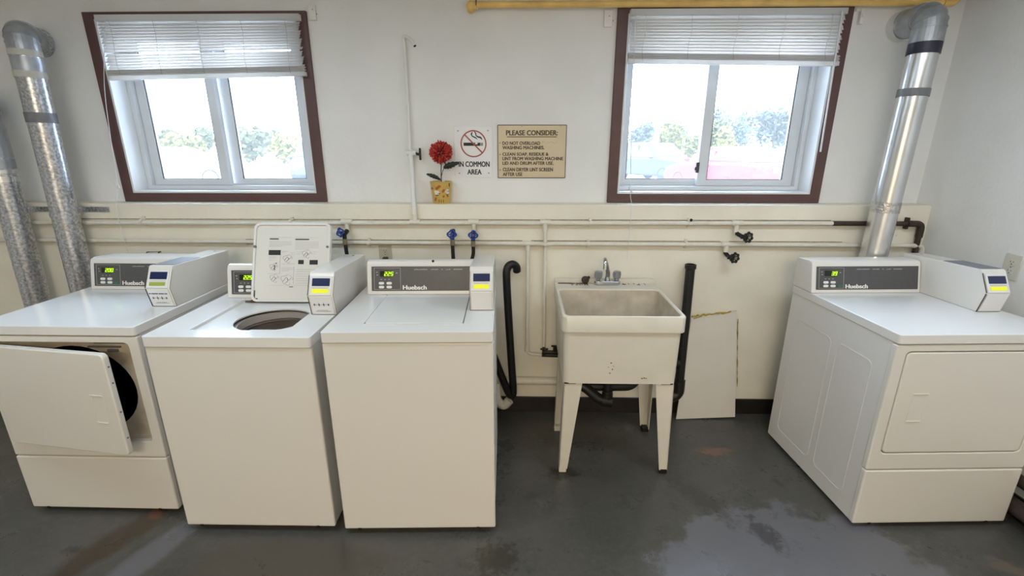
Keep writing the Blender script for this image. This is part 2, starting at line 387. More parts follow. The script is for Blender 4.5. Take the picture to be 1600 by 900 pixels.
def add_text(mb, s, x0, x1, z0, z1, fn_mx, bold=0.0, keep_w=False, thick=0.0008):
    """fit text into the box x0..x1, z0..z1 of a plane; fn_mx maps (x, y=out, z) of that plane"""
    extra = bold; me = text_mesh(s, 0.0)
    xs = [v.co.x for v in me.vertices]; ys = [v.co.y for v in me.vertices]
    w = max(xs) - min(xs); h = max(ys) - min(ys); sz = (z1 - z0) / h; sx = sz if keep_w else (x1 - x0) / w
    mx = fn_mx @ Matrix.Translation((x0, 0, z0)) @ Matrix(((sx, 0, 0, 0), (0, 0, -thick / 0.02 * 0.5, 0), (0, sz, 0, 0), (0, 0, 0, 1))) @ Matrix.Translation((-min(xs), -min(ys), 0))
    for k in ((-1, -.5, 0, .5, 1) if extra else (0,)):      # heavier strokes: the letters doubled a hair apart
        mb.merge(me, fn_mx @ Matrix.Translation((k * extra * sx * .75, (k + 1) * -.00006, (extra * sz * .35 if abs(k) == .5 else -extra * sz * .35))) @ fn_mx.inverted() @ mx)
    bpy.data.meshes.remove(me)
def plane_mx(o, xdir, zdir):
    """columns: x along xdir, y into the surface, z along zdir"""
    x = Vector(xdir).normalized(); z = Vector(zdir).normalized(); y = z.cross(x)
    m = Matrix((x, y, z)).transposed().to_4x4(); m.translation = Vector(o); return m
XZ = lambda p, q, t: Vector((p, t, q))     # outline in x,z swept along y
XY = lambda p, q, t: Vector((p, q, t))     # outline in x,y swept along z
YZ = lambda p, q, t: Vector((t, p, q))     # outline in y,z swept along x

# ================================================================== THE ROOM
YL, YU, YO = 2.63, 2.74, 2.99              # lower wall face, upper wall face, outside face
XL, XR, YB, ZC = -3.75, 2.25, -2.6, 2.46
LEDGE = 1.303
W1 = (-2.284, -1.197, 1.352, 2.262); W2 = (0.541, 1.633, 1.352, 2.272)
build('floor', MB().box(XL - .2, XR + .2, YB - .2, YO, -0.15, 0), M['floor'], recentre=False)['kind'] = 'structure'
build('ceiling', MB().box(XL - .2, XR + .2, YB - .2, YO, ZC, ZC + 0.2), M['ceiling'])['kind'] = 'structure'
hole = lambda w: [(w[0], w[2]), (w[1], w[2]), (w[1], w[3]), (w[0], w[3])]
build('wall_back', MB().plate([(XL - .2, LEDGE - .001), (XR + .2, LEDGE - .001), (XR + .2, ZC), (XL - .2, ZC)], [hole(W1), hole(W2)], YU, YO, XZ), M['wall'], recentre=False)['kind'] = 'structure'
build('wall_back_lower', MB().box(XL, XR, YL, YO, 0, LEDGE), M['lower'], bevel=0.006, recentre=False)['kind'] = 'structure'
build('wall_right', MB().box(XR, XR + .2, YB - .2, YU, 0, ZC), M['wall'], recentre=False)['kind'] = 'structure'
build('wall_left', MB().box(XL - .2, XL, YB - .2, YU, 0, ZC), M['wall'], recentre=False)['kind'] = 'structure'
build('wall_front', MB().box(XL, XR, YB - .2, YB, 0, ZC), M['wall'], recentre=False)['kind'] = 'structure'
build('baseboard_back', MB().box(XL, XR, YL - .012, YL, 0, 0.102), M['base'], bevel=0.003, recentre=False)['kind'] = 'structure'
build('baseboard_right', MB().box(XR - .012, XR, -1.5, YL - .012, 0, 0.102), M['base'], bevel=0.003, recentre=False)['kind'] = 'structure'

# ------------------------------------------------------------------ windows
def window(name, w, left_front):
    x0, x1, z0, z1 = w
    e = empty(name, ((x0 + x1) / 2, YU, z0), kind='structure')
    def P(nm, mb, m, par=e, **k):
        for v in mb.bm.verts: v.co -= (e.location if par is e else Vector((0, 0, 0)))
        return build(nm, mb, m, par, **k)
    t = 0.055
    cas = MB()
    zb, zt = LEDGE + .001, z1 + .032
    cas.plate([(x0 - t, zb), (x1 + t, zb), (x1 + t, zt), (x0 - t, zt)], [hole(w)], YU - .018, YU + .004, XZ)
    P('casing', cas, M['brown'], bevel=0.003)
    jm = MB(); j = 0.012
    jm.plate([(x0 + .0005, z0 + .0005), (x1 - .0005, z0 + .0005), (x1 - .0005, z1 - .0005), (x0 + .0005, z1 - .0005)], [[(x0 + j, z0 + j), (x1 - j, z0 + j), (x1 - j, z1 - j), (x0 + j, z1 - j)]], YU - .014, YO - .005, XZ)
    P('jamb', jm, M['jamb'], bevel=0.002)
    f = 0.036
    fr = MB()
    fr.plate([(x0 + j, z0 + j), (x1 - j, z0 + j), (x1 - j, z1 - j), (x0 + j, z1 - j)], [[(x0 + f, z0 + f), (x1 - f, z0 + f), (x1 - f, z1 - f), (x0 + f, z1 - f)]], 2.835, 2.965, XZ)
    fr.box(x0 + f, x1 - f, 2.903, 2.909, z0 + f, z0 + f + .012)
    P('frame', fr, M['vinyl'], bevel=0.003)
    # two sliding sashes on two tracks
    if left_front: spec = (((x0 + f, -1.780), (-2.195, -1.833), 2.865), ((-1.800, x1 - f), (-1.728, -1.332), 2.915))
    else: spec = (((x0 + f, 1.105), (0.622, 1.052), 2.915), ((1.036, x1 - f), (1.092, 1.537), 2.865))
    for (sx0, sx1), (px0, px1), y in spec:
        pz0, pz1 = z0 + f + .036, z1 - f - .036
        s = MB().plate([(sx0, z0 + f), (sx1, z0 + f), (sx1, z1 - f), (sx0, z1 - f)], [[(px0, pz0), (px1, pz0), (px1, pz1), (px0, pz1)]], y, y + .036, XZ)
        so = P('sash', s, M['vinyl'], bevel=0.004)
        g = MB().box(px0 - .004, px1 + .004, y + .016, y + .020, pz0 - .004, pz1 + .004)
        for v in g.bm.verts: v.co -= e.location
        build('pane', g, M['glass'], so)
        gk = MB().plate([(px0 - .001, pz0 - .001), (px1 + .001, pz0 - .001), (px1 + .001, pz1 + .001), (px0 - .001, pz1 + .001)], [[(px0 + .004, pz0 + .003), (px1 - .004, pz0 + .003), (px1 - .004, pz1 - .003), (px0 + .004, pz1 - .003)]], y + .006, y + .012, XZ)
        for v in gk.bm.verts: v.co -= e.location
        build('gasket', gk, M['gasket'], so)
    lx = -1.80 if left_front else 1.030
    la = MB().box(lx - .012, lx + .006, 2.845, 2.866, 1.465, 1.525).box(lx - .022, lx - .008, 2.838, 2.852, 1.480, 1.498)
    if not left_front: P('latch', la, M['gasket'], bevel=0.002)
    else: la.bm.free()
    return e
window('window_1', W1, True); window('window_2', W2, False)

# ------------------------------------------------------------------ outdoors
GZ = 0.22
build('ground', MB().box(-60, 60, YO + .001, 90, GZ - .1, GZ), M['asphalt'], recentre=False)['kind'] = 'structure'

def wheel(par, x, y, r=0.33):
    w = build('wheel', MB().lathe([(r * .62, -.09), (r * .92, -.11), (r, -.07), (r, .07), (r * .92, .11), (r * .62, .09)], 28, mx=Matrix.Rotation(R(90), 3, 'X')), M['tyre'], par, loc=(x, y, r))
    rim = MB().lathe([(0.001, -.085), (.05, -.09), (r * .60, -.075), (r * .62, -.06), (r * .62, .06), (r * .60, .075), (.05, .09), (0.001, .085)], 28, mx=Matrix.Rotation(R(90), 3, 'X'))
    build('rim', rim, M['rim'], w)
def car(x, y, rz, paint, kind, label):
    """local x = forward, ground at z=0"""
    e = empty('car', (x, y, GZ), rz, label=label, cat='car', group='cars in the parking lot')
    if kind == 'suv':
        Lh, body, cab = 2.25, [(-2.25, .35), (-2.28, .75), (-2.2, 1.02), (1.0, 1.02), (2.0, .95), (2.25, .75), (2.28, .40), (1.9, .25), (-1.9, .25)], \
            [(-2.15, 1.0), (-1.9, 1.58), (-1.2, 1.67), (.2, 1.64), (.95, 1.03), (.95, .98), (-2.15, .95)]
        zr, wb = 1.64, 1.35
    else:
        Lh, body, cab = 2.3, [(-2.3, .40), (-2.34, .72), (-2.28, .98), (-1.5, 1.0), (1.0, .95), (2.0, .82), (2.3, .62), (2.32, .36), (1.9, .22), (-1.9, .22)], \
            [(-2.0, .99), (-1.2, 1.38), (-.5, 1.46), (.15, 1.42), (1.05, .95), (1.05, .90), (-2.0, .90)]
        zr, wb = 1.42, 1.33
    hw = .90
    bb = MB().prism(body, -hw, hw, XZ)
    build('body', bb, paint, e, bevel=0.09, seg=3, sharp=50)
    cb = MB().prism(cab, -hw * .93, hw * .93, XZ)
    for v in cb.bm.verts:
        if v.co.z > 1.1: v.co.y *= 0.80
    cabin = build('cabin', cb, paint, e, bevel=0.05, seg=3, sharp=50)
    # windows, standing a little proud of the cabin skin
    zc = 1.05
    for sgn in (-1, 1):
        g = MB(); 
        roofz = zr - .10
        pf = [(cab[0][0] + .45, zc), (cab[1][0] + .42, roofz), (cab[3][0] - .12, roofz), (cab[4][0] - .28, zc)]
        def yy(z): return sgn * (hw * .93 * (1 - .20 * min(1, max(0, (z - .98) / (zr - .98)))) + .012)
        vs = [g.bm.verts.new((p, yy(q), q)) for p, q in pf]; vi = [g.bm.verts.new((p, yy(q) - sgn * .03, q)) for p, q in pf]
        g.bm.faces.new(vs); g.bm.faces.new(vi[::-1])
        for k in range(4): g.bm.faces.new((vs[k], vs[(k + 1) % 4], vi[(k + 1) % 4], vi[k]))
        build('side_window', g, M['car_glass'], e)
        build('pillar_trim', MB().box(-.42, -.36, *sorted((sgn * hw * .80, sgn * (hw * .86))), zc, roofz), paint, e)
        build('mirror', MB().ball((.72, sgn * (hw + .10), 1.05), .09, (1, 1.1, .75)), paint, e)
        build('tail_light', MB().box(-2.335, -2.15, *sorted((sgn * .60, sgn * .86)), .74, .90), M['tail'], e, bevel=.02)
        build('headlight', MB().box(1.95, 2.26, *sorted((sgn * .55, sgn * .84)), .62, .76), M['headlamp'], e, bevel=.03)
    for nm, a, b in (('windshield', cab[3], cab[4]), ('rear_window', cab[1], cab[0])):
        g = MB(); d = Vector((a[0] - b[0], 0, a[1] - b[1])); n = Vector((1 if nm == 'windshield' else -1, 0, .6)).normalized() * .02
        pa, pb = Vector((a[0], 0, a[1])) - d * .12, Vector((b[0], 0, b[1])) + d * .10
        vs = [Vector((pa.x, hw * .70, pa.z)), Vector((pa.x, -hw * .70, pa.z)), Vector((pb.x, -hw * .83, pb.z)), Vector((pb.x, hw * .83, pb.z))]
        A = [g.bm.verts.new(v + n) for v in vs]; B = [g.bm.verts.new(v - n) for v in vs]
        g.bm.faces.new(A); g.bm.faces.new(B[::-1])
        for k in range(4): g.bm.faces.new((A[k], A[(k + 1) % 4], B[(k + 1) % 4], B[k]))
        build(nm, g, M['car_glass'], e)
    build('number_plate', MB().box(-2.37, -2.33, -.26, .26, .76, .88), M['sign_white'], e)
    build('bumper', MB().box(-2.38, -2.25, -.84, .84, .38, .58), paint, e, bevel=.05)
    for sx in (-wb, wb):
        for sy in (-.80, .80): wheel(e, sx, sy)
    return e
car(6.55, 15.6, R(104), M['car_red'], 'sedan', 'red car seen through the window near the outlet')
car(6.05, 22.0, R(-62), M['car_dark'], 'suv', 'dark grey blue car parked beyond the red car')
car(-13.3, 18.6, R(8), M['car_silver'], 'sedan', 'pale silver car outside the window above the washers')
car(-8.75, 20.4, R(-70), M['car_dark'], 'suv', 'dark car half hidden by the window edge above the raised lid')
tag(build('bollard', MB().cyl((-7.4, 14, GZ), (-7.4, 14, 1.38), .05).ball((-7.4, 14, 1.38), .05), M['post']), 'thin yellow post standing in the parking lot', 'bollard')

def tree(x, y, zt, r, m, label, bush=False, n=1500):
    h = zt - GZ
    e = empty('bush' if bush else 'tree', (x, y, GZ), label=label, cat='bush' if bush else 'tree', group='trees and bushes beyond the parking lot')
    if bush: build('stem', MB().tube([(0, 0, 0), (.02, 0, h * .6)], .04, 8), M['trunk'], e)
    if not bush:
        tr = MB(); tr.tube(smooth_path([(0, 0, 0), (.05, 0, h * .3), (-.03, .02, h * .6), (0, 0, h * .85)], 4), .1, 8, True, None)
        for k in range(6):
            a = k * 1.05; tr.tube(smooth_path([(0, 0, h * (.3 + .06 * k)), (r * .35 * math.cos(a), r * .35 * math.sin(a), h * (.5 + .05 * k)), (r * .7 * math.cos(a), r * .6 * math.sin(a), h * (.62 + .05 * k))], 3), .035, 6)
        build('trunk', tr, M['trunk'], e)
    f = MB(); blobs = [(0, 0, .62, .9)] + [(random.uniform(-.6, .6), random.uniform(-.5, .5), random.uniform(.42, .86), random.uniform(.4, .6)) for _ in range(9)]
    for _ in range(n):
        bx, by, bz, br = random.choice(blobs)
        d = Vector((random.gauss(0, 1), random.gauss(0, 1), random.gauss(0, 1))).normalized() * (random.random() ** .4) * br
        c = Vector((bx * r + d.x * r * .8, by * r + d.y * r * .8, min(h, max(.1 if bush else h * .2, bz * h + d.z * h * .40))))
        s = random.uniform(.06, .13); a = Vector((random.gauss(0, 1), random.gauss(0, 1), random.gauss(0, 1))).normalized(); b = a.orthogonal().normalized()
        q = [c + a * s * 1.5, c + b * s, c - a * s * 1.5, c - b * s]; f.bm.faces.new([f.bm.verts.new(p) for p in q])
    build('foliage', f, m, e)
TREES = [(7.55, 31.5, 3.3, 0.75, 'fol_blue', 'blue green tree at the edge of the window pane, rising over the dark car', False),
         (8.05, 27.0, 2.95, 0.8, 'fol_yellow', 'rounded yellow green tree between the dark car and the window latch', False),
         (11.2, 36, 3.3, 1.1, 'fol_grey', 'hazy purplish tree behind the rounded yellow green tree', False),
         (9.9, 29.0, 2.55, 0.65, 'fol_yellow', 'low yellowish bush just above the window latch', True),
         (11.1, 27.5, 2.75, 0.8, 'fol_yellow', 'low yellow bush above the front roof of the red car', True),
         (12.4, 32, 3.5, 1.0, 'fol_green', 'green tree half hidden by the sash stile above the red car', False),
         (16.0, 39, 4.9, 2.1, 'fol_blue', 'tallest feathery blue green tree, above the roof of the red car', False),
         (15.5, 30.5, 3.95, 1.4, 'fol_blue', 'blue green tree above the tail of the red car, nearest the leaning duct', False),
         (6.45, 27, 1.9, 0.6, 'fol_yellow', 'small low yellow bush beside the dark car at the pane edge', True),
         (-22.8, 30, 2.75, 1.3, 'fol_green', 'green tree at the outer pane edge above the silver car', False),
         (-19.8, 28, 2.4, 1.3, 'fol_yellow', 'yellowish bush right above the roof of the silver car', True),
         (-20.4, 33.5, 2.5, 1.0, 'fol_green', 'green tree half hidden by the sash divider next to the silver car', False),
         (-16.9, 30, 2.95, 1.5, 'fol_green', 'taller yellow green bush beyond the thin yellow post', True),
         (-13.9, 28.5, 2.35, 1.2, 'fol_yellow', 'low yellowish bush between the yellow post and the half hidden car', True)]
FAR = 'hazy tree in the farthest row beyond the parking lot'
TREES += [(x_, y_, z_, 1.45, m_, FAR, False) for x_, y_, z_, m_ in ((11.2, 46, 4.0, 'fol_green'), (14.6, 47, 4.3, 'fol_yellow'), (18.0, 46, 4.6, 'fol_green'), (21.6, 48, 5.2, 'fol_blue'), (25.2, 47, 5.0, 'fol_green'),
                                                                  (-34.5, 45, 3.4, 'fol_yellow'), (-30.8, 46, 3.6, 'fol_green'), (-27.0, 45, 3.3, 'fol_yellow'), (-23.4, 46, 3.5, 'fol_green'))]
for tx, ty, tz, tr_, tm, tl, tb in TREES: tree(tx, ty, tz, tr_, M[tm], tl, tb)

# ================================================================== WINDOW BLINDS
def blind(x0, x1, zt, rail_l, rail_r, nsl, gaps, half, label, wand, cordx, cord_end, y=2.697):
    e = empty('window_blind', ((x0 + x1) / 2, y, zt), label=label, cat='window blind', group='white slatted blinds over the windows')
    ox = e.location.x
    X0, X1 = x0 - ox, x1 - ox
    build('headrail', MB().box(X0, X1, -.012, .022, -.030, 0), M['slat'], e, bevel=0.003)
    sl = MB(); zl, zr = rail_l - zt + .052, rail_r - zt + .052
    for k in range(nsl):
        t = (k + .6) / nsl; t = t + gaps(t)
        a = -.035 + (zl + .035) * t; b = -.035 + (zr + .035) * t
        inset = .004 + .004 * ((k * 7) % 3)
        # slightly crowned slat, tilted nearly shut
        hd = math.sqrt(.0125 ** 2 - half ** 2); prof = [(-hd, -half), (-hd * .45, -half * .5), (.0010, 0), (hd * .55, half * .5), (hd, half)]
        L = [sl.bm.verts.new((X0 + inset, p, a + q)) for p, q in prof]; Rr = [sl.bm.verts.new((X1 - inset, p, b + q)) for p, q in prof]
        L2 = [sl.bm.verts.new((X0 + inset, p + .0008, a + q)) for p, q in prof]; R2 = [sl.bm.verts.new((X1 - inset, p + .0008, b + q)) for p, q in prof]
        for i in range(4):
            sl.bm.faces.new((L[i], Rr[i], Rr[i + 1], L[i + 1])); sl.bm.faces.new((L2[i], L2[i + 1], R2[i + 1], R2[i]))
        sl.bm.faces.new((L[0], L2[0], R2[0], Rr[0])); sl.bm.faces.new((L[4], Rr[4], R2[4], L2[4]))
        for A, B in ((L, L2), (Rr, R2)):
            for i in range(4): sl.bm.faces.new((A[i], A[i + 1], B[i + 1], B[i]))
    build('slats', sl, M['slat'], e)
    # folded slats and bottom rail
    br = MB(); mx = Matrix(((1, 0, 0, 0), (0, 1, 0, 0), ((rail_r - rail_l) / (x1 - x0), 0, 1, 0), (0, 0, 0, 1)))
    zc = (rail_l + rail_r) / 2 - zt
    br.box(X0, X1, -.016, .014, zc, zc + .020, mx)
    for k in range(7): br.box(X0 + .002 * (k % 2), X1 - .003 * ((k + 1) % 3), -.015 + .0008 * (k % 3), .011, zc + .0205 + k * .0042, zc + .0238 + k * .0042, mx)
    build('bottom_rail', br, M['slat'], e, bevel=0.0012, seg=1)
    for k in range(5):
        ld = MB(); t = .07 + .215 * k; xx = X0 + (X1 - X0) * t
        ld.tube(smooth_path([(xx, -.0135, -.03), (xx + .004, -.0145, -.10), (xx - .006, -.0135, zc * .7), (xx, -.0175, zc + .02)], 5), .0008, 5)
        build('ladder_cord', ld, M['ladder'], e)
    if wand:
        wx, wl = wand
        build('tilt_wand', MB().cyl((wx - ox, -.022, -.02), (wx - ox + .012, -.030, wl - zt), .0045, n=8).cyl((wx - ox, -.012, -.018), (wx - ox, -.024, -.022), .004, n=8), M['cord'], e)
    pts = [(cordx - ox, -.018, -.02)] + [(p[0] - ox, p[1] - y, p[2] - zt) for p in cord_end]
    cd = build('lift_cord', MB().tube(smooth_path(pts, 6), .0016, 6), M['cord'], e)
    for q in (-.006, .007):
        p = pts[-1 if len(pts) < 6 else 3]
        build('cord_tassel', MB().lathe([(.0015, .018), (.004, .012), (.006, 0), (.005, -.004)], 10, origin=(p[0] + q, p[1] - .002, p[2] + (.014 if q < 0 else 0))), M['cord'], cd)
    return e
blind(-2.245, -1.165, 2.272, 1.957, 1.975, 16, lambda t: (.03 if t > .62 else 0), .0083, 'white slatted blind hanging crooked over the window above the washers with uneven slats', None,
      -2.18, [(-2.255, 2.665, 1.93), (-2.29, 2.66, 1.60), (-2.305, 2.655, 1.39), (-2.290, 2.600, 1.30), (-2.285, 2.586, 1.17), (-2.275, 2.586, 1.02)])
blind(0.545, 1.636, 2.283, 2.030, 2.014, 12, lambda t: 0, .0112, 'white slatted blind over the window near the outlet corner, lowered only a little', (1.60, 1.585),
      .568, [(.578, 2.672, 1.95), (.590, 2.665, 1.60), (.600, 2.655, 1.37), (.600, 2.600, 1.30), (.597, 2.586, 1.16), (.594, 2.586, 1.00)])

# ================================================================== LAUNDRY MACHINES
SEG = {'0': 'abcdef', '1': 'bc', '2': 'abged', '3': 'abgcd', '4': 'fgbc', '5': 'afgcd', '6': 'afgedc', '7': 'abc', '8': 'abcdefg', '9': 'abcdfg'}
def digits(mb, s, x0, z0, w, h, mx):
    t = w * .26; step = w * 1.28
    for i, ch in enumerate(s):
        X = x0 + i * step
        rects = {'a': (0, w, h - t, h), 'd': (0, w, 0, t), 'g': (0, w, h / 2 - t / 2, h / 2 + t / 2), 'f': (0, t, h / 2, h), 'e': (0, t, 0, h / 2), 'b': (w - t, w, h / 2, h), 'c': (w - t, w, 0, h / 2)}
        sh = Matrix(((1, 0, .18, 0), (0, 1, 0, 0), (0, 0, 1, 0), (0, 0, 0, 1)))
        for k in SEG[ch]:
            a, b, c, d = rects[k]; mb.box(X + a, X + b, -.0012, .0002, z0 + c, z0 + d, mx @ sh)
def console(root, H, u0, u1, number, v0=.478, drop=.034, hole_on_top=False, lettering=True, green=False):
    ht = .156; v1 = v0 + .036
    prof = [(v0, H + .0005), (v0 + .003, H + .010), (v1 - .003, H + ht - .020), (v1 + .006, H + ht - .005), (v1 + .022, H + ht), (.690, H + ht - drop), (.697, H + ht - drop - .008), (.697, H + .0005)]
    c = build('console', MB().prism(prof, u0, u1, YZ), M['enamel'], root, bevel=0.004)
    mx = plane_mx((0, v0 + .003, H + .010), (1, 0, 0), (0, v1 - v0 - .006, ht - .030))
    a, b, z0, z1 = u0 + .022, u1 - .014, .008, .129
    pn = build('control_panel', MB().box(a, b, -.0030, .004, z0, z1 - .006, mx), M['panel'], c, bevel=.001, seg=1)
    z1 -= .006; ln = MB(); th = .0014
    fx0, fx1 = a + .012, a + .135
    for q in ((fx0, fx1, z0 + .006, z0 + .006 + th), (fx0, fx1, z1 - .008, z1 - .008 + th), (fx0, fx0 + th, z0 + .006, z1 - .008), (fx1, fx1 + th, z0 + .006, z1 - .008)): ln.box(q[0], q[1], -.0036, 0, q[2], q[3], mx)
    build('frame_line', ln, M['panel_line'], c); ln = MB()
    random.seed(3)
    x = a + .20                                       # worn line of small capitals along the top, letter by letter
    for wl in (9, 5, 1, 3, 6):
        for _ in range(wl):
            if x < b - .03: ln.box(x, x + .0048, -.0034, 0, z1 - .0165, z1 - .0165 + random.choice((.0028, .0042, .0042)), mx)
            x += .0072
        x += .014
    build('panel_print', ln, M['panel_line'], c); ln = MB()
    for k in range(3): ln.box(fx0 + .030 + .018 * k, fx0 + .037 + .018 * k, -.0034, 0, z0 + .052, z0 + .055, mx)
    for q in ((fx0 + .010, z0 + .086), (fx0 + .012, z0 + .073), (fx1 - .020, z0 + .082)): ln.box(q[0], q[0] + .007, -.0034, 0, q[1], q[1] + .004, mx)
    build('indicator_marks', ln, M['panel_line'], c)
    build('display', MB().box(fx0 + .028, fx0 + .086, -.0042, 0, z0 + .067, z0 + .094, mx), M['led_off'], c)
    dg = MB(); w = .0115; off = .033 if len(number) == 3 else .047
    mxd = mx @ Matrix.Translation((0, -.0042, 0)); digits(dg, number, fx0 + off, z0 + .0705, w, .0195, mxd)
    build('digits', dg, M['led'], c)
    for bx, bz in ((.022, .030), (.058, .030), (.022, .012), (.058, .012)):
        bt = MB().prism(rrect(fx0 + bx, fx0 + bx + .025, z0 + bz, z0 + bz + .0125, .006, 4), -.0060, -.001, lambda p, q, t: mx @ Vector((p, t, q)))
        build('button', bt, M['button'], c)
    bt = MB().prism(rrect(fx0 + .094, fx0 + .114, z0 + .010, z0 + .022, .003, 3), -.0050, -.001, lambda p, q, t: mx @ Vector((p, t, q)))
    build('button', bt, M['green_button'] if green else M['panel'], c)
    if lettering:
        tm = MB(); add_text(tm, 'Huebsch', fx1 + .012, fx1 + .122, z0 + .006, z0 + .026, mx @ Matrix.Translation((0, -.0034, 0)), bold=.05)
        build('lettering', tm, M['letter'], c, label='white maker lettering')
    if hole_on_top: build('keyhole', MB().cyl(((u0 + u1) / 2 + .06, v1 + .012, H + ht - .012), ((u0 + u1) / 2 + .06, v1 + .006, H + ht - .002), .006, n=14), M['black'], c)
    return c
def strokes(mb, mx, x0, x1, z0, z1, rows, fill=.85, rh=.0012):
    for k in range(rows):
        z = z1 - (z1 - z0) * (k + .5) / rows; xe = x1 if k < rows - 1 else x0 + (x1 - x0) * .6; x = x0
        while x < xe:
            w = random.uniform(.006, .016); mb.box(x, min(x + w, xe), -.0006, .0003, z - rh / 2, z + rh / 2, mx); x += w + .0022
def card_reader(root, H, u0, u1, lcd, sticker=None, cover=False, vf=.258, hr=.170):
    h = .184
    prof = [(vf, H + .0005), (vf - .020, H + .092), (vf + .024, H + h - .006), (vf + .032, H + h), (.690, H + hr), (.690, H + .0005)]
    c = build('card_reader', MB().prism(prof, u0, u1, YZ), M['enamel'], root, bevel=0.003)
    lower = plane_mx((u0, vf, H), (1, 0, 0), (0, -.020, .092)); upper = plane_mx((u0, vf - .020, H + .092), (1, 0, 0), (0, .044, h - .098))
    w = u1 - u0
    fp = MB().box(.006, w - .006, -.004, .001, .004, .0905, lower).box(.006, w - .006, -.004, .001, .0005, .084, upper)
    build('face_plate', fp, M['enamel_top'], c, bevel=.0012, seg=1)
    build('screen', MB().box(.016, w - .014, -.0052, 0, .040, .074, upper), M['navy'], c, bevel=.001, seg=1)
    build('card_slot', MB().box(.018, w - .018, -.0075, -.003, .032, .037, upper), M['enamel'], c, bevel=.001, seg=1)
    build('lcd', MB().box(.018, w - .018, -.0056, 0, .010, .027, upper), lcd, c, bevel=.001, seg=1)
    sd = MB().box(-.0004, .0004, -.004, .001, .002, .0915, lower).box(-.0004, .0004, -.004, .001, 0, .088, upper)
    sd.box(w - .0004, w + .0006, .003, .0045, .002, .0915, lower).box(w - .0004, w + .0006, .003, .0045, 0, .084, upper)
    sd.box(0, w, .0035, .0045, .0845, .0860, upper); sd.box(0, w, .0, .004, -.0002, .0010, lower)
    build('seam', sd, M['seam'], c)
    build('lock', MB().cyl((u0 + w / 2 + .006, .655, H + hr - .002), (u0 + w / 2 + .006, .655, H + hr + .0025), .006, n=14), M['slate'], c)
    if cover: build('top_plate', MB().box(u0 + .010, u1 - .004, vf + .044, vf + .22, -.0015, .0022, Matrix(((1, 0, 0, 0), (0, 1, 0, 0), (0, (hr - h) / (.690 - vf - .032), 1, H + h - (hr - h) / (.690 - vf - .032) * (vf + .032)), (0, 0, 0, 1)))), M['slate'], c, bevel=.001, seg=1)
    if sticker:
        st = MB(); random.seed(5)
        zc = .052
        if sticker == 'words': 
            x = .010
            for n_ in (.008, .030, .024, .012): st.box(x, x + n_, -.0047, 0, .066, .0705, lower); x += n_ + .003
            zc = .046
        for k in range(4):                             # four little hand figures joined by arrows
            x = .022 + k * .020
            st.box(x - .0022, x + .0022, -.0047, 0, zc - .004, zc + .004, lower); st.box(x - .004, x + .004, -.0047, 0, zc - .001, zc + .001, lower)
            st.box(x - .0006, x + .0006, -.0047, 0, zc - .009 if k in (1, 2) else zc - .006, zc + .010 if k in (1, 2) else zc + .006, lower)
            if k < 3: st.box(x + .005, x + .016, -.0047, 0, zc - .0005, zc + .0005, lower)
        st.box(.030, .075, -.0047, 0, .0235, .0245, lower); st.box(.022, .086, -.0047, 0, .0185, .0195, lower)
        build('instruction_sticker', st, M['navy_print'], c)
    return c
def side_ribs(mb, x, sgn, H, v0=.10, v1=.62):
    for a, b in ((v0, v0 + .21), (v0 + .25, v1)):
        o = rrect(a, b, .10, H - .16, .03, 4); i = rrect(a + .004, b - .004, .104, H - .164, .027, 4)
        mb.plate(o, [i], x, x + sgn * .0014, YZ)

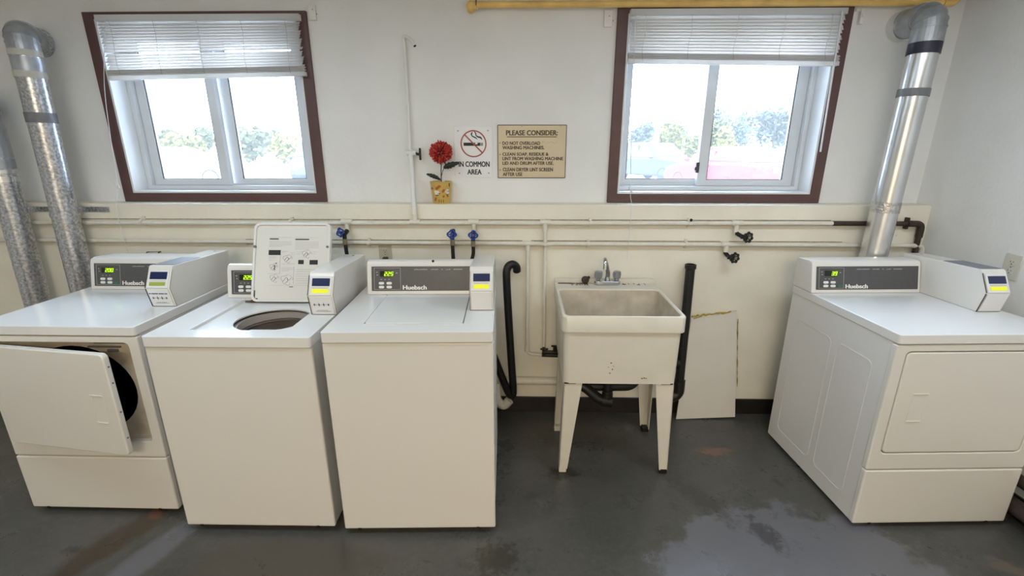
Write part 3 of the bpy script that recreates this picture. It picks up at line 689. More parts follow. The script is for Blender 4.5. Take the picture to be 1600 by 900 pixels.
def washer(x, y, rz, H, open_lid, label, number, right_ribs, sticker, hole_top):
    W = .65
    e = empty('clothes_washer', (x, y, 0), rz, label=label, cat='washing machine', group='top loading washers')
    # hollow cabinet, open at the top
    zl = H - .042
    cb = MB().box(.004, .012, .03, .695, .03, zl).box(W - .012, W - .004, .03, .695, .03, zl).box(.012, W - .012, .687, .695, .03, zl).box(.012, W - .012, .03, .687, .03, .04)
    if right_ribs: side_ribs(cb, W - .004, 1, H)
    build('cabinet', cb, M['side_panel'], e)
    build('front_panel', MB().box(0, W, .006, .030, .028, zl - .0045), M['enamel'], e, bevel=0.007, seg=3)
    for u in (.065, W - .075):
        k = build('panel_clip', MB().box(u - .006, u + .006, .004, .012, .024, .034), M['black'], e)
    build('toe_space', MB().box(.02, W - .02, .05, .66, .012, .032), M['seam'], e)
    for u in (.07, W - .07):
        for v in (.09, .62): build('foot', MB().cyl((u, v, 0), (u, v, .016), .022, .018, 14), M['black'], e)
    # worktop with a sunken lid bed
    rx0, rx1, ry0, ry1 = .138, .530, .074, .468
    tp = MB().plate(rrect(0, W, 0, .702, .012, 3), [rrect(rx0, rx1, ry0, ry1, .012, 3)], zl, H, XY)
    o = rrect(rx0 - .002, rx1 + .002, ry0 - .002, ry1 + .002, .012, 3)
    if open_lid:
        # tub mouth: round at the back, flattened at the front with a step
        cx, cy = .392, .230; hp = []
        for k in range(40):
            a = 2 * math.pi * k / 40; q = (cx + .152 * math.cos(a), cy + .138 * math.sin(a))
            lim = .103 if -.02 < q[0] - cx < .30 else .096
            if cx - .045 < q[0] < cx + .075: lim = .112
            hp.append((q[0], max(q[1], lim)))
        tp.plate(o, [hp], H - .020, H - .012, XY)
    else: tp.plate(o, [rrect(.2, .48, .13, .40, .05, 4)], H - .020, H - .012, XY)
    build('worktop', tp, M['enamel_top'], e, bevel=0.004, seg=2)
    if open_lid:
        tb = MB().lathe([(.150, H - .045), (.150, H - .075), (.172, H - .085), (.185, H - .12), (.185, H - .36), (.001, H - .37)], 40, origin=(.392, .236, 0), cap=False)
        tub = build('tub', tb, M['tub'], e)
        rg = MB().lathe([(.142, H - .030), (.160, H - .030), (.160, H - .060), (.150, H - .066), (.142, H - .060), (.142, H - .030)], 40, origin=(.392, .236, 0), cap=False)
        build('tub_ring', rg, M['tub_ring'], tub)
        ag = MB().lathe([(.09, H - .37), (.075, H - .33), (.035, H - .28), (.028, H - .17), (.02, H - .15), (.001, H - .145)], 24, origin=(.392, .236, 0))
        build('agitator', ag, M['tub_ring'], tub)
        bz = MB().box(.255, .290, .160, .185, H - .060, H - .045); build('bleach_cup', bz, M['tub_ring'], tub, bevel=.006)
        # lid thrown back against the console
        lw, ll = .368, .378
        ld = MB().prism(rrect(0, lw, 0, ll, .028, 5), -.006, .010, XZ)
        lid = build('lid', ld, M['enamel'], e, bevel=0.004, loc=(.180, .448, H - .008), rot=(R(-21), 0, 0))
        rim = MB().plate(rrect(.001, lw - .001, .001, ll - .001, .028, 5), [rrect(.012, lw - .012, .012, ll - .012, .02, 5)], -.014, -.005, XZ)
        build('rim', rim, M['enamel_top'], lid, bevel=.002)
        I = Matrix.Translation((0, -.0065, 0)); random.seed(11)
        pr_ = MB(); bl = MB(); lt = MB()
        for bx0, bx1, bz0, bz1 in ((.075, .118, .298, .303), (.198, .264, .296, .301)): bl.box(bx0, bx1, -.0006, .0003, bz0, bz1, I)
        strokes(pr_, I, .075, .180, .262, .290, 4); strokes(pr_, I, .198, .310, .248, .290, 6)
        bl.box(.073, .130, -.0006, .0003, .223, .247, I); bl.box(.216, .242, -.0006, .0003, .180, .200, I); bl.box(.270, .309, -.0006, .0003, .178, .200, I)
        for q in ((.073, .130, .1345, .1355), (.129, .130, .1345, .223), (.075, .330, .0785, .0793), (.073, .180, .3075, .3083), (.198, .310, .3075, .3083), (.196, .1966, .085, .17), (.135, .200, .181, .182)): pr_.box(q[0], q[1], -.0006, .0003, q[2], q[3], I)
        strokes(pr_, I, .075, .110, .195, .218, 3, rh=.0008); bl.box(.102, .106, -.0006, .0003, .152, .176, I); bl.box(.108, .114, -.0006, .0003, .182, .186, I)
        strokes(pr_, I, .136, .166, .235, .243, 2, rh=.0008); strokes(pr_, I, .138, .196, .145, .165, 3); strokes(pr_, I, .208, .300, .085, .160, 7)
        strokes(pr_, I, .18, .20, .215, .24, 3, rh=.0008); strokes(pr_, I, .205, .24, .225, .243, 2, rh=.0008); strokes(pr_, I, .285, .305, .225, .243, 2, rh=.0008)
        for cx, cz, rr in ((.165, .205, .020), (.256, .228, .020), (.100, .165, .018), (.106, .112, .020), (.165, .105, .026)):     # line drawings
            pts = [(cx + rr * (1 + .25 * math.sin(3 * a)) * math.cos(a), -.0068, cz + rr * (.9 + .2 * math.cos(5 * a)) * math.sin(a)) for a in [i * .42 for i in range(14)]]
            lt.tube(pts, .0005, 4); lt.tube([(cx - rr * .7, -.0068, cz - rr * .3), (cx - rr * .1, -.0068, cz + rr * .5), (cx + rr * .4, -.0068, cz - rr * .1), (cx + rr * .8, -.0068, cz + rr * .4)], .0009, 4)
            lt.tube([(cx - rr * .3, -.0068, cz - rr * .6), (cx + rr * .2, -.0068, cz - rr * .2), (cx + rr * .1, -.0068, cz + rr * .3)], .0012, 4)
        bl.box(.178, .196, -.0006, .0003, .0705, .0735, I)
        build('small_print', pr_, M['light_print'], lid); build('bold_print', bl, M['dark_print'], lid); build('line_drawings', lt, M['grey_print'], lid)
        for u in (.010, lw - .012): build('bumper_screw', MB().cyl((u, -.018, .262), (u, -.010, .262), .006, n=12), M['slate'], lid)
        build('rust_stain', MB().box(.012, .017, -.0075, -.006, .014, .055).box(.010, .030, -.0075, -.006, .010, .018).ball((.008, -.006, .004), .010, (1, .5, .8)), M['rust'], lid, bevel=.001)
        hg = MB().box(.15, .53, .444, .456, H - .010, H - .003); build('hinge_gap', hg, M['seam'], e)
    else:
        ld = MB().prism(rrect(rx0 + .002, rx1 - .002, ry0 + .022, ry1 - .002, .008, 3), H - .010, H + .0015, XY)
        lid = build('lid', ld, M['enamel_top'], e, bevel=0.002)
        nt = MB().prism([(.255, .097), (.270, .0765), (.350, .0765), (.372, .097)], H - .0105, H - .0055, XY); build('finger_notch', nt, M['enamel_top'], lid)
        gp = MB().box(rx1 - .0022, rx1 + .001, ry0 + .026, ry1 - .01, H - .008, H + .0008); gp.ball((rx0 + .004, ry0 + .024, H), .004, (1, 1, .5)).ball((rx0 + .004, ry1 - .008, H), .004, (1, 1, .5))
        build('gap', gp, M['seam'], lid)
        fl = MB().plate(rrect(rx0, rx1, ry0, ry0 + .0215, .006, 2), [[(.268, ry0 + .004), (.352, ry0 + .004), (.362, ry0 + .018), (.258, ry0 + .018)]], H - .012, H + .0005, XY)
        build('front_lip', fl, M['enamel_top'], e, bevel=.001)
    console(e, H, .045, .545, number, v0=.472 if hole_top else .482, hole_on_top=hole_top)
    card_reader(e, H, .550, .656, M['lcd'], sticker) if open_lid else card_reader(e, H, .546, .646, M['lcd'], sticker, vf=.245, hr=.146)
    return e
washer(-1.4534, 1.6135, R(.35), .915, True, 'white top loading washer with its lid propped open showing printed instructions', '225', False, 'figures', False)
washer(-.7573, 1.6057, R(2.0), .941, False, 'white top loading washer with closed lid beside the hanging black hose', '225', True, None, True)

def dryer(x, y, rz, label, number, door_open, left_ribs, sticker, lcd, u_reader):
    W, H = .683, .914
    e = empty('clothes_dryer', (x, y, 0), rz, label=label, cat='clothes dryer', group='front loading dryers')
    zl = H - .040; sm = .297
    cb = MB().box(.004, .012, .028, .69, .022, zl).box(W - .012, W - .004, .028, .69, .022, zl).box(.012, W - .012, .682, .69, .022, zl).box(.012, W - .012, .028, .682, .022, .032).box(.012, W - .012, .028, .682, zl - .008, zl)
    if left_ribs: side_ribs(cb, .004, -1, H)
    build('cabinet', cb, M['side_panel'], e)
    for u in (.07, W - .07):
        for v in (.09, .62): build('foot', MB().cyl((u, v, 0), (u, v, .024), .020, .016, 14), M['black'], e)
    build('toe_space', MB().box(.02, W - .02, .05, .66, .012, .024), M['seam'], e)
    dx0, dx1, dz0, dz1 = .046, .640, .378, .842
    fp = MB().plate([(0, sm + .002), (W, sm + .002), (W, zl - .0045), (0, zl - .0045)], [rrect(dx0, dx1, dz0, dz1, .022, 4)], .004, .032, XZ)
    build('front_panel', fp, M['enamel'], e, bevel=0.006, seg=3)
    build('lower_panel', MB().box(0, W, .002, .032, .020, sm - .002), M['enamel'], e, bevel=0.008, seg=3)
    for u in (.075, W - .085): build('panel_clip', MB().box(u - .006, u + .006, .0, .008, .017, .027), M['black'], e)
    # recess behind the door, with the drum mouth
    hp = [(.345 + .235 * math.cos(2 * math.pi * k / 40), max(.425, .600 + .205 * math.sin(2 * math.pi * k / 40))) for k in range(40)]
    rc = build('door_recess', MB().plate(rrect(dx0 - .004, dx1 + .004, dz0 - .004, dz1 + .004, .026, 4), [hp], .058, .064, XZ).plate(rrect(dx0 - .003, dx1 + .003, dz0 - .003, dz1 + .003, .025, 4), [rrect(dx0 + .0005, dx1 - .0005, dz0 + .0005, dz1 - .0005, .022, 4)], .030, .062, XZ), M['enamel_dirty'], e)
    build('drum', MB().lathe([(.225, 0), (.245, .01), (.26, .06), (.26, .50), (.001, .52)], 36, origin=(.345, .066, .60), mx=Matrix.Rotation(R(-90), 3, 'X'), cap=False), M['black'], e)
    if door_open:
        build('catch', MB().box(.600, .622, .050, .060, .738, .752).box(.612, .618, .045, .06, .600, .612), M['rust'], rc)
        build('lint_grille', MB().box(.42, .56, .050, .058, .800, .806).box(.50, .545, .052, .058, .780, .792).box(.45, .60, .052, .058, .818, .821), M['slate'], rc)
    # door hung on its left edge
    dr = MB().prism(rrect(0, dx1 - dx0 - .008, 0, dz1 - dz0 - .008, .020, 4), -.026 if door_open else -.022, 0, XZ)
    door = build('door', dr, M['enamel'], e, bevel=.006, seg=3, loc=(dx0 + .004, .026 if not door_open else .004, dz0 + .004), rot=(0, 0, R(-8) if door_open else 0))
    yf = -.026 if door_open else -.022
    if door_open: px0, px1, sl_ = .475, .535, 0.0
    else: px0, px1, sl_ = .062, .128, 0.0
    pk = MB()
    A = [(px0, .150), (px1, .150), (px1 + .002, .276), (px0 + .002, .276)]
    pk.plate(A, [[(px0 + .006, .154), (px1 - .004, .154), (px1 - .002, .270), (px0 + .008, .270)]], yf - .0012, yf + .001, XZ)
    pk.box(px0 + .002, px1, yf - .0035, yf, .274, .2765).box(px0, px1 - .004, yf - .003, yf, .149, .1515)
    build('finger_grip', pk, M['enamel'], door, bevel=.0008, seg=1)
    if door_open:
        nb = MB()
        for z in (.08, .20, .33, .40): nb.cyl((dx1 - dx0 - .012, -.012, z), (dx1 - dx0 - .007, -.012, z), .004, n=10)
        build('edge_bolt', nb, M['slate'], door)
        build('door_liner', MB().prism(rrect(.03, .555, .03, .42, .03, 4), 0, .006, XZ), M['enamel_dirty'], door)
    hx = .030 if door_open else W - .016
    for z in (.425, .775): build('hinge', MB().box(hx - .005, hx + .005, -.002, .010, z - .028, z + .028), M['slate'], e, bevel=.001, seg=1)
    build('worktop', MB().prism(rrect(0, W, 0, .702, .012, 3), zl, H, XY), M['enamel_top'], e, bevel=0.004)
    console(e, H, .046 if left_ribs is False else -.002, u_reader - .003, number, v0=.510 if left_ribs is False else .540, drop=.006, green=True)
    card_reader(e, H, u_reader, u_reader + .108, lcd, sticker, cover=True)
    return e
dryer(-2.245, 1.715, R(-.2), 'white front loading dryer with its door ajar, in front of two silver ducts', '200', True, False, 'words', M['lcd_dim'], .566)
dryer(1.458, 1.697, R(2.4), 'white front loading dryer with its door shut, below the single leaning duct', '39', False, True, None, M['lcd'], .548)

# ================================================================== UTILITY SINK
def sink():
    e = empty('utility_sink', (.48, 2.32, 0), label='cream laundry sink on four tapered legs with a chrome tap', cat='sink')
    O = Vector((.48, 2.32, 0))
    # local x -.285.. .285, front rim y=-.31, back at y=.29
    zt = .862; x0, x1, y0, y1 = -.294, .280, -.300, .292
    def ring(i, z, r): return [(p[0], p[1], z) for p in rrect(x0 + i, x1 - i, y0 + i, y1 - i * .4, r, 5)]
    def ringi(i, z, r, back): return [(p[0], p[1], z) for p in rrect(x0 + i, x1 - i, y0 + i, y1 - back, r, 5)]
    bm_ = MB(); rings = [ring(.0, zt - .080, .03), ring(.0, zt - .006, .03), ring(.004, zt, .03), ringi(.014, zt, .03, .145), ringi(.019, zt - .006, .03, .15)]
    def loft(mb, rings, close_last=False):
        V = [[mb.bm.verts.new(p) for p in r] for r in rings]; n = len(V[0])
        for a, b in zip(V, V[1:]):
            for k in range(n): mb.bm.faces.new((a[k], a[(k + 1) % n], b[(k + 1) % n], b[k]))
        if close_last: mb.bm.faces.new(V[-1])
    loft(bm_, [ring(.016, zt - .350, .03)] + [ring(.012, zt - .080, .03)] + rings)
    bm_.bm.faces.new([bm_.bm.verts.new(p) for p in ring(.016, zt - .350, .03)])
    build('basin', bm_, M['sink'], e, bevel=.002, seg=1, sharp=40)
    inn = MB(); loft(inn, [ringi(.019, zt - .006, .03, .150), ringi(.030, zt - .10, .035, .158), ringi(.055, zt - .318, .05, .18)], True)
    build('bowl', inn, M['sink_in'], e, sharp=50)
    sc_ = MB()
    for px_, pz_, r_ in ((.427, .623, .0035), (.435, .589, .0032), (.424, .569, .0030), (.579, .543, .0035), (.590, .545, .0035), (.600, .543, .0025), (.415, .600, .002), (.440, .607, .002), (.52, .80, .003), (.66, .845, .0035), (.36, .80, .002)):
        sc_.ball((px_ - .48, y0 + (.0008 if pz_ > .783 else .0145), pz_), r_, (1.2, .25, 1), 8, 6)
    build('chip_marks', sc_, M['grime'], e)
    build('backsplash', MB().box(x0 + .002, x1 - .002, y1 - .028, y1, zt - .01, zt + .022), M['sink'], e, bevel=.004)
    dk = MB().box(x0 + .02, x0 + .10, y1 - .048, y1 - .030, zt, zt + .0012)
    random.seed(4)
    for k in range(26):
        a = x0 + .08 + k * .0055 if k < 20 else x0 + .36 + (k - 20) * .03
        dk.box(a, a + random.uniform(.002, .005), y1 - random.uniform(.05, .085), y1 - .030, zt, zt + .0010)
    dk.ball((.10, y1 - .055, zt), .008, (1.6, 1, .3)).ball((.18, y1 - .06, zt), .007, (1.4, 1, .3))
    build('grime', dk, M['grime'], e)
    # tapered angle legs
    for sx, sy, tx, ty in ((-1, -1, x0 + .022, y0 + .022), (1, -1, x1 - .022, y0 + .022), (-1, 1, x0 + .022, .122), (1, 1, x1 - .022, .122)):
        lg = MB(); ztop = zt - .349
        fx = tx + sx * .012; fy = ty + (-.004 if sy < 0 else .0)
        # front/back web and side web of the L section
        t = .004
        for web in (0, 1):
            w_t, w_b = .088, .042
            if web == 0: A = [Vector((tx, ty, ztop)), Vector((tx - sx * w_t, ty, ztop)), Vector((fx - sx * w_b, fy, .022)), Vector((fx, fy, .022))]; n_ = Vector((0, -sy * t, 0))
            else: A = [Vector((tx, ty, ztop)), Vector((tx, ty - sy * w_t, ztop)), Vector((fx, fy - sy * w_b, .022)), Vector((fx, fy, .022))]; n_ = Vector((-sx * t, 0, 0))
            P_ = [lg.bm.verts.new(v) for v in A]; Q = [lg.bm.verts.new(v + n_) for v in A]
            lg.bm.faces.new(P_); lg.bm.faces.new(Q[::-1])
            for k in range(4): lg.bm.faces.new((P_[k], P_[(k + 1) % 4], Q[(k + 1) % 4], Q[k]))
        leg = build('leg', lg, M['sink'], e)
        build('foot', MB().box(*sorted((fx, fx - sx * .038)), *sorted((fy, fy - sy * .038)), 0, .030), M['dark_metal'] if sx > 0 else M['sink'], leg, bevel=.003)
    for sx in (x0 + .022, x1 - .085): build('gap', MB().box(sx, sx + .055, y0 + .0165, y0 + .020, zt - .353, zt - .347), M['black'], e)
    # tap
    f = build('faucet', MB().prism(rrect(-.070, .076, y1 - .078, y1 - .036, .020, 5), zt, zt + .024, XY), M['chrome'], e, bevel=.006)
    sp = smooth_path([(.003, y1 - .055, zt + .02), (.004, y1 - .056, zt + .07), (-.006, y1 - .062, zt + .115), (-.020, y1 - .085, zt + .152), (-.028, y1 - .125, zt + .158), (-.030, y1 - .145, zt + .130)], 6)
    n = len(sp); build('spout', MB().tube(sp, .01, 14, True, [.013 - .004 * min(1, i / n * 1.6) for i in range(n)]).cyl((.003, y1 - .055, zt + .02), (.003, y1 - .055, zt + .045), .016, .013), M['chrome'], f)
    build('aerator', MB().cyl((-.030, y1 - .146, zt + .138), (-.0305, y1 - .150, zt + .112), .0105, n=14), M['chrome'], f)
    for hx in (-.048, .056):
        k = MB()
        prof = [(.012, 0), (.014, .012), (.021, .018), (.024, .034), (.022, .052), (.017, .056), (.001, .057)]
        k.lathe(prof, 10, origin=(hx, y1 - .055, zt + .022)); build('handle', k, M['acrylic'], f, sharp=20)
    return e
sink()
pg = empty('sink_plug', (.360, 2.572, .8625), label='dark brown rubber plug lying on the back rim of the sink', cat='sink plug')
build('stopper', MB().lathe([(.001, -.014), (.017, -.014), (.020, -.004), (.022, .006), (.014, .010), (.001, .010)], 20, mx=Matrix.Rotation(R(72), 3, 'X') ).tube([(0, -.012, 0), (.001, -.02, .001)], .006, 8), M['plug'], pg, loc=(0, 0, .021))
build('pull_tab', MB().ball((.019, 0, .035), .009, (1, .7, 1)), M['plug'], pg)

dt = empty('drain_trap', (.48, 2.40, 0), label='black drain trap and waste pipe hanging under the sink', cat='drain pipe')
q = lambda *ps: [(a - .48, b - 2.40, c) for a, b, c in ps]
build('tailpiece', MB().cyl(*q((.475, 2.31, .511), (.475, 2.31, .29)), .022), M['black_plastic'], dt)
build('trap_bend', MB().tube(bend(q((.475, 2.31, .33), (.478, 2.31, .262), (.43, 2.315, .270), (.35, 2.33, .335), (.31, 2.34, .345)), .04), .028, 16), M['black_plastic'], dt)
build('waste_arm', MB().tube(bend(q((.315, 2.345, .330), (.62, 2.37, .320), (.665, 2.40, .375), (.70, 2.50, .40), (.93, 2.545, .38)), .05), .027, 16), M['black_plastic'], dt)
build('coupling', MB().tube(q((.445, 2.312, .266), (.500, 2.31, .258)), .034, 16).cyl(*q((.475, 2.31, .31), (.475, 2.31, .285)), .030), M['black_plastic'], dt)

vp = empty('standpipe', (.955, 2.565, .13), label='black plastic pipe standing upright on the wall right beside the sink', cat='drain pipe')
q = lambda *ps: [(a - .955, b - 2.565, c - .13) for a, b, c in ps]
build('pipe', MB().cyl(*q((.948, 2.57, .972), (.958, 2.565, .235)), .026), M['black_plastic'], vp)
build('open_end', MB().lathe([(.026, -.004), (.031, 0), (.031, .022), (.024, .024), (.024, .004)], 20, origin=q((.948, 2.57, .955))[0]), M['black_plastic'], vp)
build('elbow', MB().tube(bend(q((.958, 2.565, .26), (.960, 2.565, .165), (.905, 2.560, .140)), .05), .033, 16), M['black_plastic'], vp)

bd = empty('wall_board', (1.14, 2.58, .0), label='pale hardboard sheet with yellow glue edges leaning on the wall beside the black standpipe', cat='board')
def bpt(x, z):
    y = 2.545 + .062 * z / .68 + (x - 1.0) * .05
    return Vector((x - 1.14, min(y, 2.612) - 2.58, z))
bb = MB(); outl = [(.955, .004), (1.322, .012), (1.262, .690), (1.240, .688), (1.14, .664), (1.0, .655)]
A = [bb.bm.verts.new(bpt(*p)) for p in outl]; B = [bb.bm.verts.new(bpt(*p) + Vector((0, .006, 0))) for p in outl]
bb.bm.faces.new(A); bb.bm.faces.new(B[::-1])
for k in range(6): bb.bm.faces.new((A[k], A[(k + 1) % 6], B[(k + 1) % 6], B[k]))
build('sheet', bb, M['board'], bd)
gl = MB(); random.seed(9)
gl.tube([bpt(x, .655 + (x - 1.0) * .12 + random.uniform(-.004, .004)) + Vector((0, -.001, 0)) for x in [1.0 + .012 * k for k in range(20)]], .004, 6, True, [random.uniform(.003, .0075) for _ in range(20)])
gl.tube([bpt(1.012 + .006 * k, .640 + .002 * k) + Vector((0, -.001, 0)) for k in range(9)], .003, 6)
gl.tube([bpt(1.272 + .040 * (1 - k / 19), .64 - .43 * (1 - k / 19)) + Vector((.004, 0, 0)) for k in range(20)], .003, 6, True, [random.uniform(.001, .0045) for _ in range(20)])
build('glue_bead', gl, M['glue'], bd)

# ================================================================== PIPES
def pipe(name, label, cat, pts, r, m, clamps=(), y=2.603, kind=None):
    return None
Yp = 2.606
def clamp_ring(par, x, z, r, org, y=Yp, m=None):
    c = MB().tube([(x - .008 - org[0], y - org[1], z - org[2]), (x + .008 - org[0], y - org[1], z - org[2])], r + .0035, 16)
    c.box(x - .008 - org[0], x + .008 - org[0], y + .012 - org[1], YL - org[1], z - r - .016 - org[2], z + r + .016 - org[2])
    build('pipe_clamp', c, m or M['pipe_paint'], par, bevel=.001, seg=1)
def seam_lines(par, x0, x1, z, r, org):
    """dirt caught between the pipe and the wall"""
    d = MB()
    for s in (-1, 1): d.box(x0 - org[0], x1 - org[0], YL - .0030 - org[1], YL - .0005 - org[1], z + s * (r + .002) - .0022 - org[2], z + s * (r + .002) + .0022 - org[2])
    build('dirt_line', d, M['caulk'], par)
org = (-.45, Yp, 1.20)
up = empty('water_pipe', org, label='cream painted water pipe running along the wall just under the ledge', cat='water pipe', group='painted water pipes on the wall')
q = lambda *ps: [(a - org[0], b - org[1], c - org[2]) for a, b, c in ps]
zu = 1.206
build('main_run', MB().cyl(*q((-3.7, Yp, zu - .014), (1.72, Yp, zu)), .0115, n=14), M['pipe_paint'], up)
for x0, x1 in ((-2.6, -.6), (-.6, .13), (.13, 1.19), (1.19, 1.715)): seam_lines(up, x0, x1, zu - .004 + (x0 + 2) * .001, .0115, org)
for tx, drop in ((-.992, .055), (-.274, .055), (1.190, .060)): build('tee', MB().cyl(*q((tx - .030, Yp, zu), (tx + .030, Yp, zu)), .0150, n=14).cyl(*q((tx, Yp, zu + .002), (tx, Yp, zu - drop)), .0125, n=14), M['pipe_paint'], up)
build('drop_pipe', MB().cyl(*q((.128, Yp, zu), (.134, Yp, .448)), .0105, n=14).cyl(*q((.098, Yp, zu), (.158, Yp, zu)), .0150, n=14).cyl(*q((.128, Yp, zu), (.1285, Yp, zu - .05)), .0140, n=14), M['pipe_paint'], up)
for cx in (-2.17, -1.31, .38, .931): clamp_ring(up, cx, zu - .002, .0115, org)
build('clip_nail', MB().ball(q((.931, Yp - .014, zu + .018))[0], .008), M['dark_metal'], up)

org = (.4, Yp, 1.085)
lp = empty('water_pipe', org, label='cream painted water pipe running lower along the wall, above the sink', cat='water pipe', group='painted water pipes on the wall')
q = lambda *ps: [(a - org[0], b - org[1], c - org[2]) for a, b, c in ps]
zw = 1.085
hump = [(-3.7, Yp, zw + .010), (.085, Yp, zw), (.105, Yp - .010, zw), (.128, Yp - .026, zw), (.151, Yp - .010, zw), (.171, Yp, zw), (2.20, Yp, zw - .002)]
build('main_run', MB().tube(bend(q(*hump), .012, 3), .0112, 14), M['pipe_paint'], lp)
for x0, x1 in ((-1.6, .0), (.05, 1.12), (1.17, 1.80)): seam_lines(lp, x0, x1, zw, .0112, org)
build('drop_pipe', MB().tube(bend(q((.031, Yp, zw), (.033, Yp, .408), (.135, Yp, .395)), .03), .0105, 14).cyl(*q((.0, Yp, zw), (.062, Yp, zw)), .0145, n=14).cyl(*q((.031, Yp, zw), (.031, Yp, zw - .04)), .0135, n=14).cyl(*q((.0328, Yp, .46), (.0329, Yp, .42)), .0135, n=14), M['pipe_paint'], lp)
build('tee', MB().cyl(*q((1.117, Yp, zw), (1.177, Yp, zw)), .0148, n=14).cyl(*q((1.147, Yp, zw), (1.147, Yp, zw - .042)), .0140, n=14), M['pipe_paint'], lp)
build('corner_elbow', MB().tube(bend(q((2.17, Yp, zw - .002), (2.232, Yp, zw - .004), (2.232, Yp, zw - .10)), .03), .0135, 14), M['pipe_paint'], lp)
build('down_leg', MB().cyl(*q((2.232, Yp, zw - .09), (2.232, Yp, .40)), .0112, n=14), M['pipe_paint'], lp)
for cx in (-.879, .375, .925): clamp_ring(lp, cx, zw, .0112, org)

org = (-.61, 2.67, 1.2)
rp = empty('riser_pipe', org, label='thin cream pipe rising up the wall beside the flower pot to a short stub', cat='water pipe')
q = lambda *ps: [(a - org[0], b - org[1], c - org[2]) for a, b, c in ps]
build('pipe', MB().tube(bend(q((-.605, Yp, 1.206), (-.606, 2.607, 1.31), (-.628, 2.712, 1.50), (-.632, 2.715, 1.58)), .06), .013, 14), M['wall'], rp)
build('upper_pipe', MB().tube(q((-.632, 2.715, 1.57), (-.632, 2.722, 2.14)), .0085, 12), M['wall'], rp)
build('tee', MB().cyl(*q((-.635, Yp, 1.206), (-.575, Yp, 1.206)), .0150, n=14).cyl(*q((-.605, Yp, 1.215), (-.6055, 2.607, 1.25)), .0150, n=14), M['pipe_paint'], rp)
build('stub', MB().tube(bend(q((-.632, 2.722, 2.12), (-.636, 2.722, 2.175), (-.590, 2.70, 2.150), (-.570, 2.69, 2.118)), .02), .0085, 12), M['wall'], rp)
build('stub_opening', MB().cyl(*q((-.5712, 2.6906, 2.1195), (-.5698, 2.6895, 2.1165)), .0078, n=12), M['black'], rp)
vv = build('shutoff_valve', MB().cyl(*q((-.655, 2.715, 1.578), (-.602, 2.715, 1.578)), .013, n=12).tube(bend(q((-.660, 2.70, 1.592), (-.650, 2.70, 1.602), (-.625, 2.70, 1.596), (-.600, 2.70, 1.570)), .01), .003, 6), M['wall'], rp)
build('handle', MB().cyl(*q((-.605, 2.712, 1.576), (-.578, 2.71, 1.570)), .007, n=10).box(*[c for pr_ in zip(q((-.582, 2.700, 1.540))[0], q((-.572, 2.718, 1.605))[0]) for c in pr_]), M['dark_metal'], vv, bevel=.003)

def faucet_wheel(par, c, r, m, axis, lobes=5):
    """hand wheel facing along axis"""
    ax = Vector(axis).normalized(); rot = Vector((0, 0, 1)).rotation_difference(ax).to_matrix()
    k = MB(); pts = []
    for i in range(41):
        a = 2 * math.pi * i / 40; rr = r * (1 + .16 * math.cos(lobes * a)); pts.append(Vector(c) + rot @ Vector((rr * math.cos(a), rr * math.sin(a), 0)))
    k.tube(pts, r * .20, 8, False)
    for i in range(lobes):
        a = 2 * math.pi * i / lobes; k.tube([Vector(c), Vector(c) + rot @ Vector((r * math.cos(a), r * math.sin(a), 0))], r * .15, 6)
    k.cyl(Vector(c) - ax * r * .35, Vector(c) + ax * r * .3, r * .36, n=12)
    return build('handle', k, m, par)
def hose_bib(x, z, top, label, axis):
    e = empty('hose_valve', (x, 2.57, z), label=label, cat='valve', group='blue handled hose valves above the washers')
    b = MB().cyl((.0, .036, top - z), (.0, .030, .01), .0120, n=12).cyl((0, .034, .008), (0, -.006, -.002), .0130, n=12).tube(bend([(0, -.002, 0), (0, -.012, -.008), (0, -.014, -.034)], .012), .0115, 12)
    build('body', b, M['dark_metal'], e)
    ax = Vector(axis).normalized(); build('spindle', MB().cyl((0, -.006, .002), tuple(Vector((0, -.006, .002)) + ax * .03), .006, n=8), M['brass'], e)
    faucet_wheel(e, tuple(Vector((0, -.006, .002)) + ax * .034), .0215, M['blue'], axis, 4)
    build('hose_nut', MB().cyl((0, -.014, -.030), (0, -.014, -.062), .0135, n=8), M['brass'], e)
    return e
hose_bib(-.994, 1.148, 1.155, 'blue handled hose valve behind the washer with the open lid', (-.40, -.88, .22))
hose_bib(-.390, 1.146, 1.16, 'blue handled hose valve with its hose hanging straight down behind the closed washer', (.05, -1, .05))
hose_bib(-.274, 1.140, 1.155, 'blue handled hose valve with its hose curving sideways, nearest the card reader', (.1, -1, .1))
for pts, lab in (([(-.994, 2.556, 1.090), (-.990, 2.554, 1.03), (-.975, 2.545, .98), (-.965, 2.53, .90), (-.97, 2.52, .70), (-.98, 2.50, .40)], 'black water hose from the valve behind the open lid'),
                 ([(-.390, 2.556, 1.088), (-.389, 2.555, 1.03), (-.387, 2.55, .97), (-.385, 2.53, .88), (-.38, 2.52, .70), (-.38, 2.50, .42)], 'black water hose hanging straight down behind the closed washer'),
                 ([(-.274, 2.556, 1.082), (-.276, 2.555, 1.03), (-.297, 2.545, .97), (-.335, 2.53, .90), (-.345, 2.52, .70), (-.34, 2.50, .42)], 'black water hose curving sideways from the valve under the pipe tee')):
    tag(build('water_hose', MB().tube(smooth_path(pts, 8), .0105, 12), M['hose']), lab, 'hose', 'black water supply hoses')
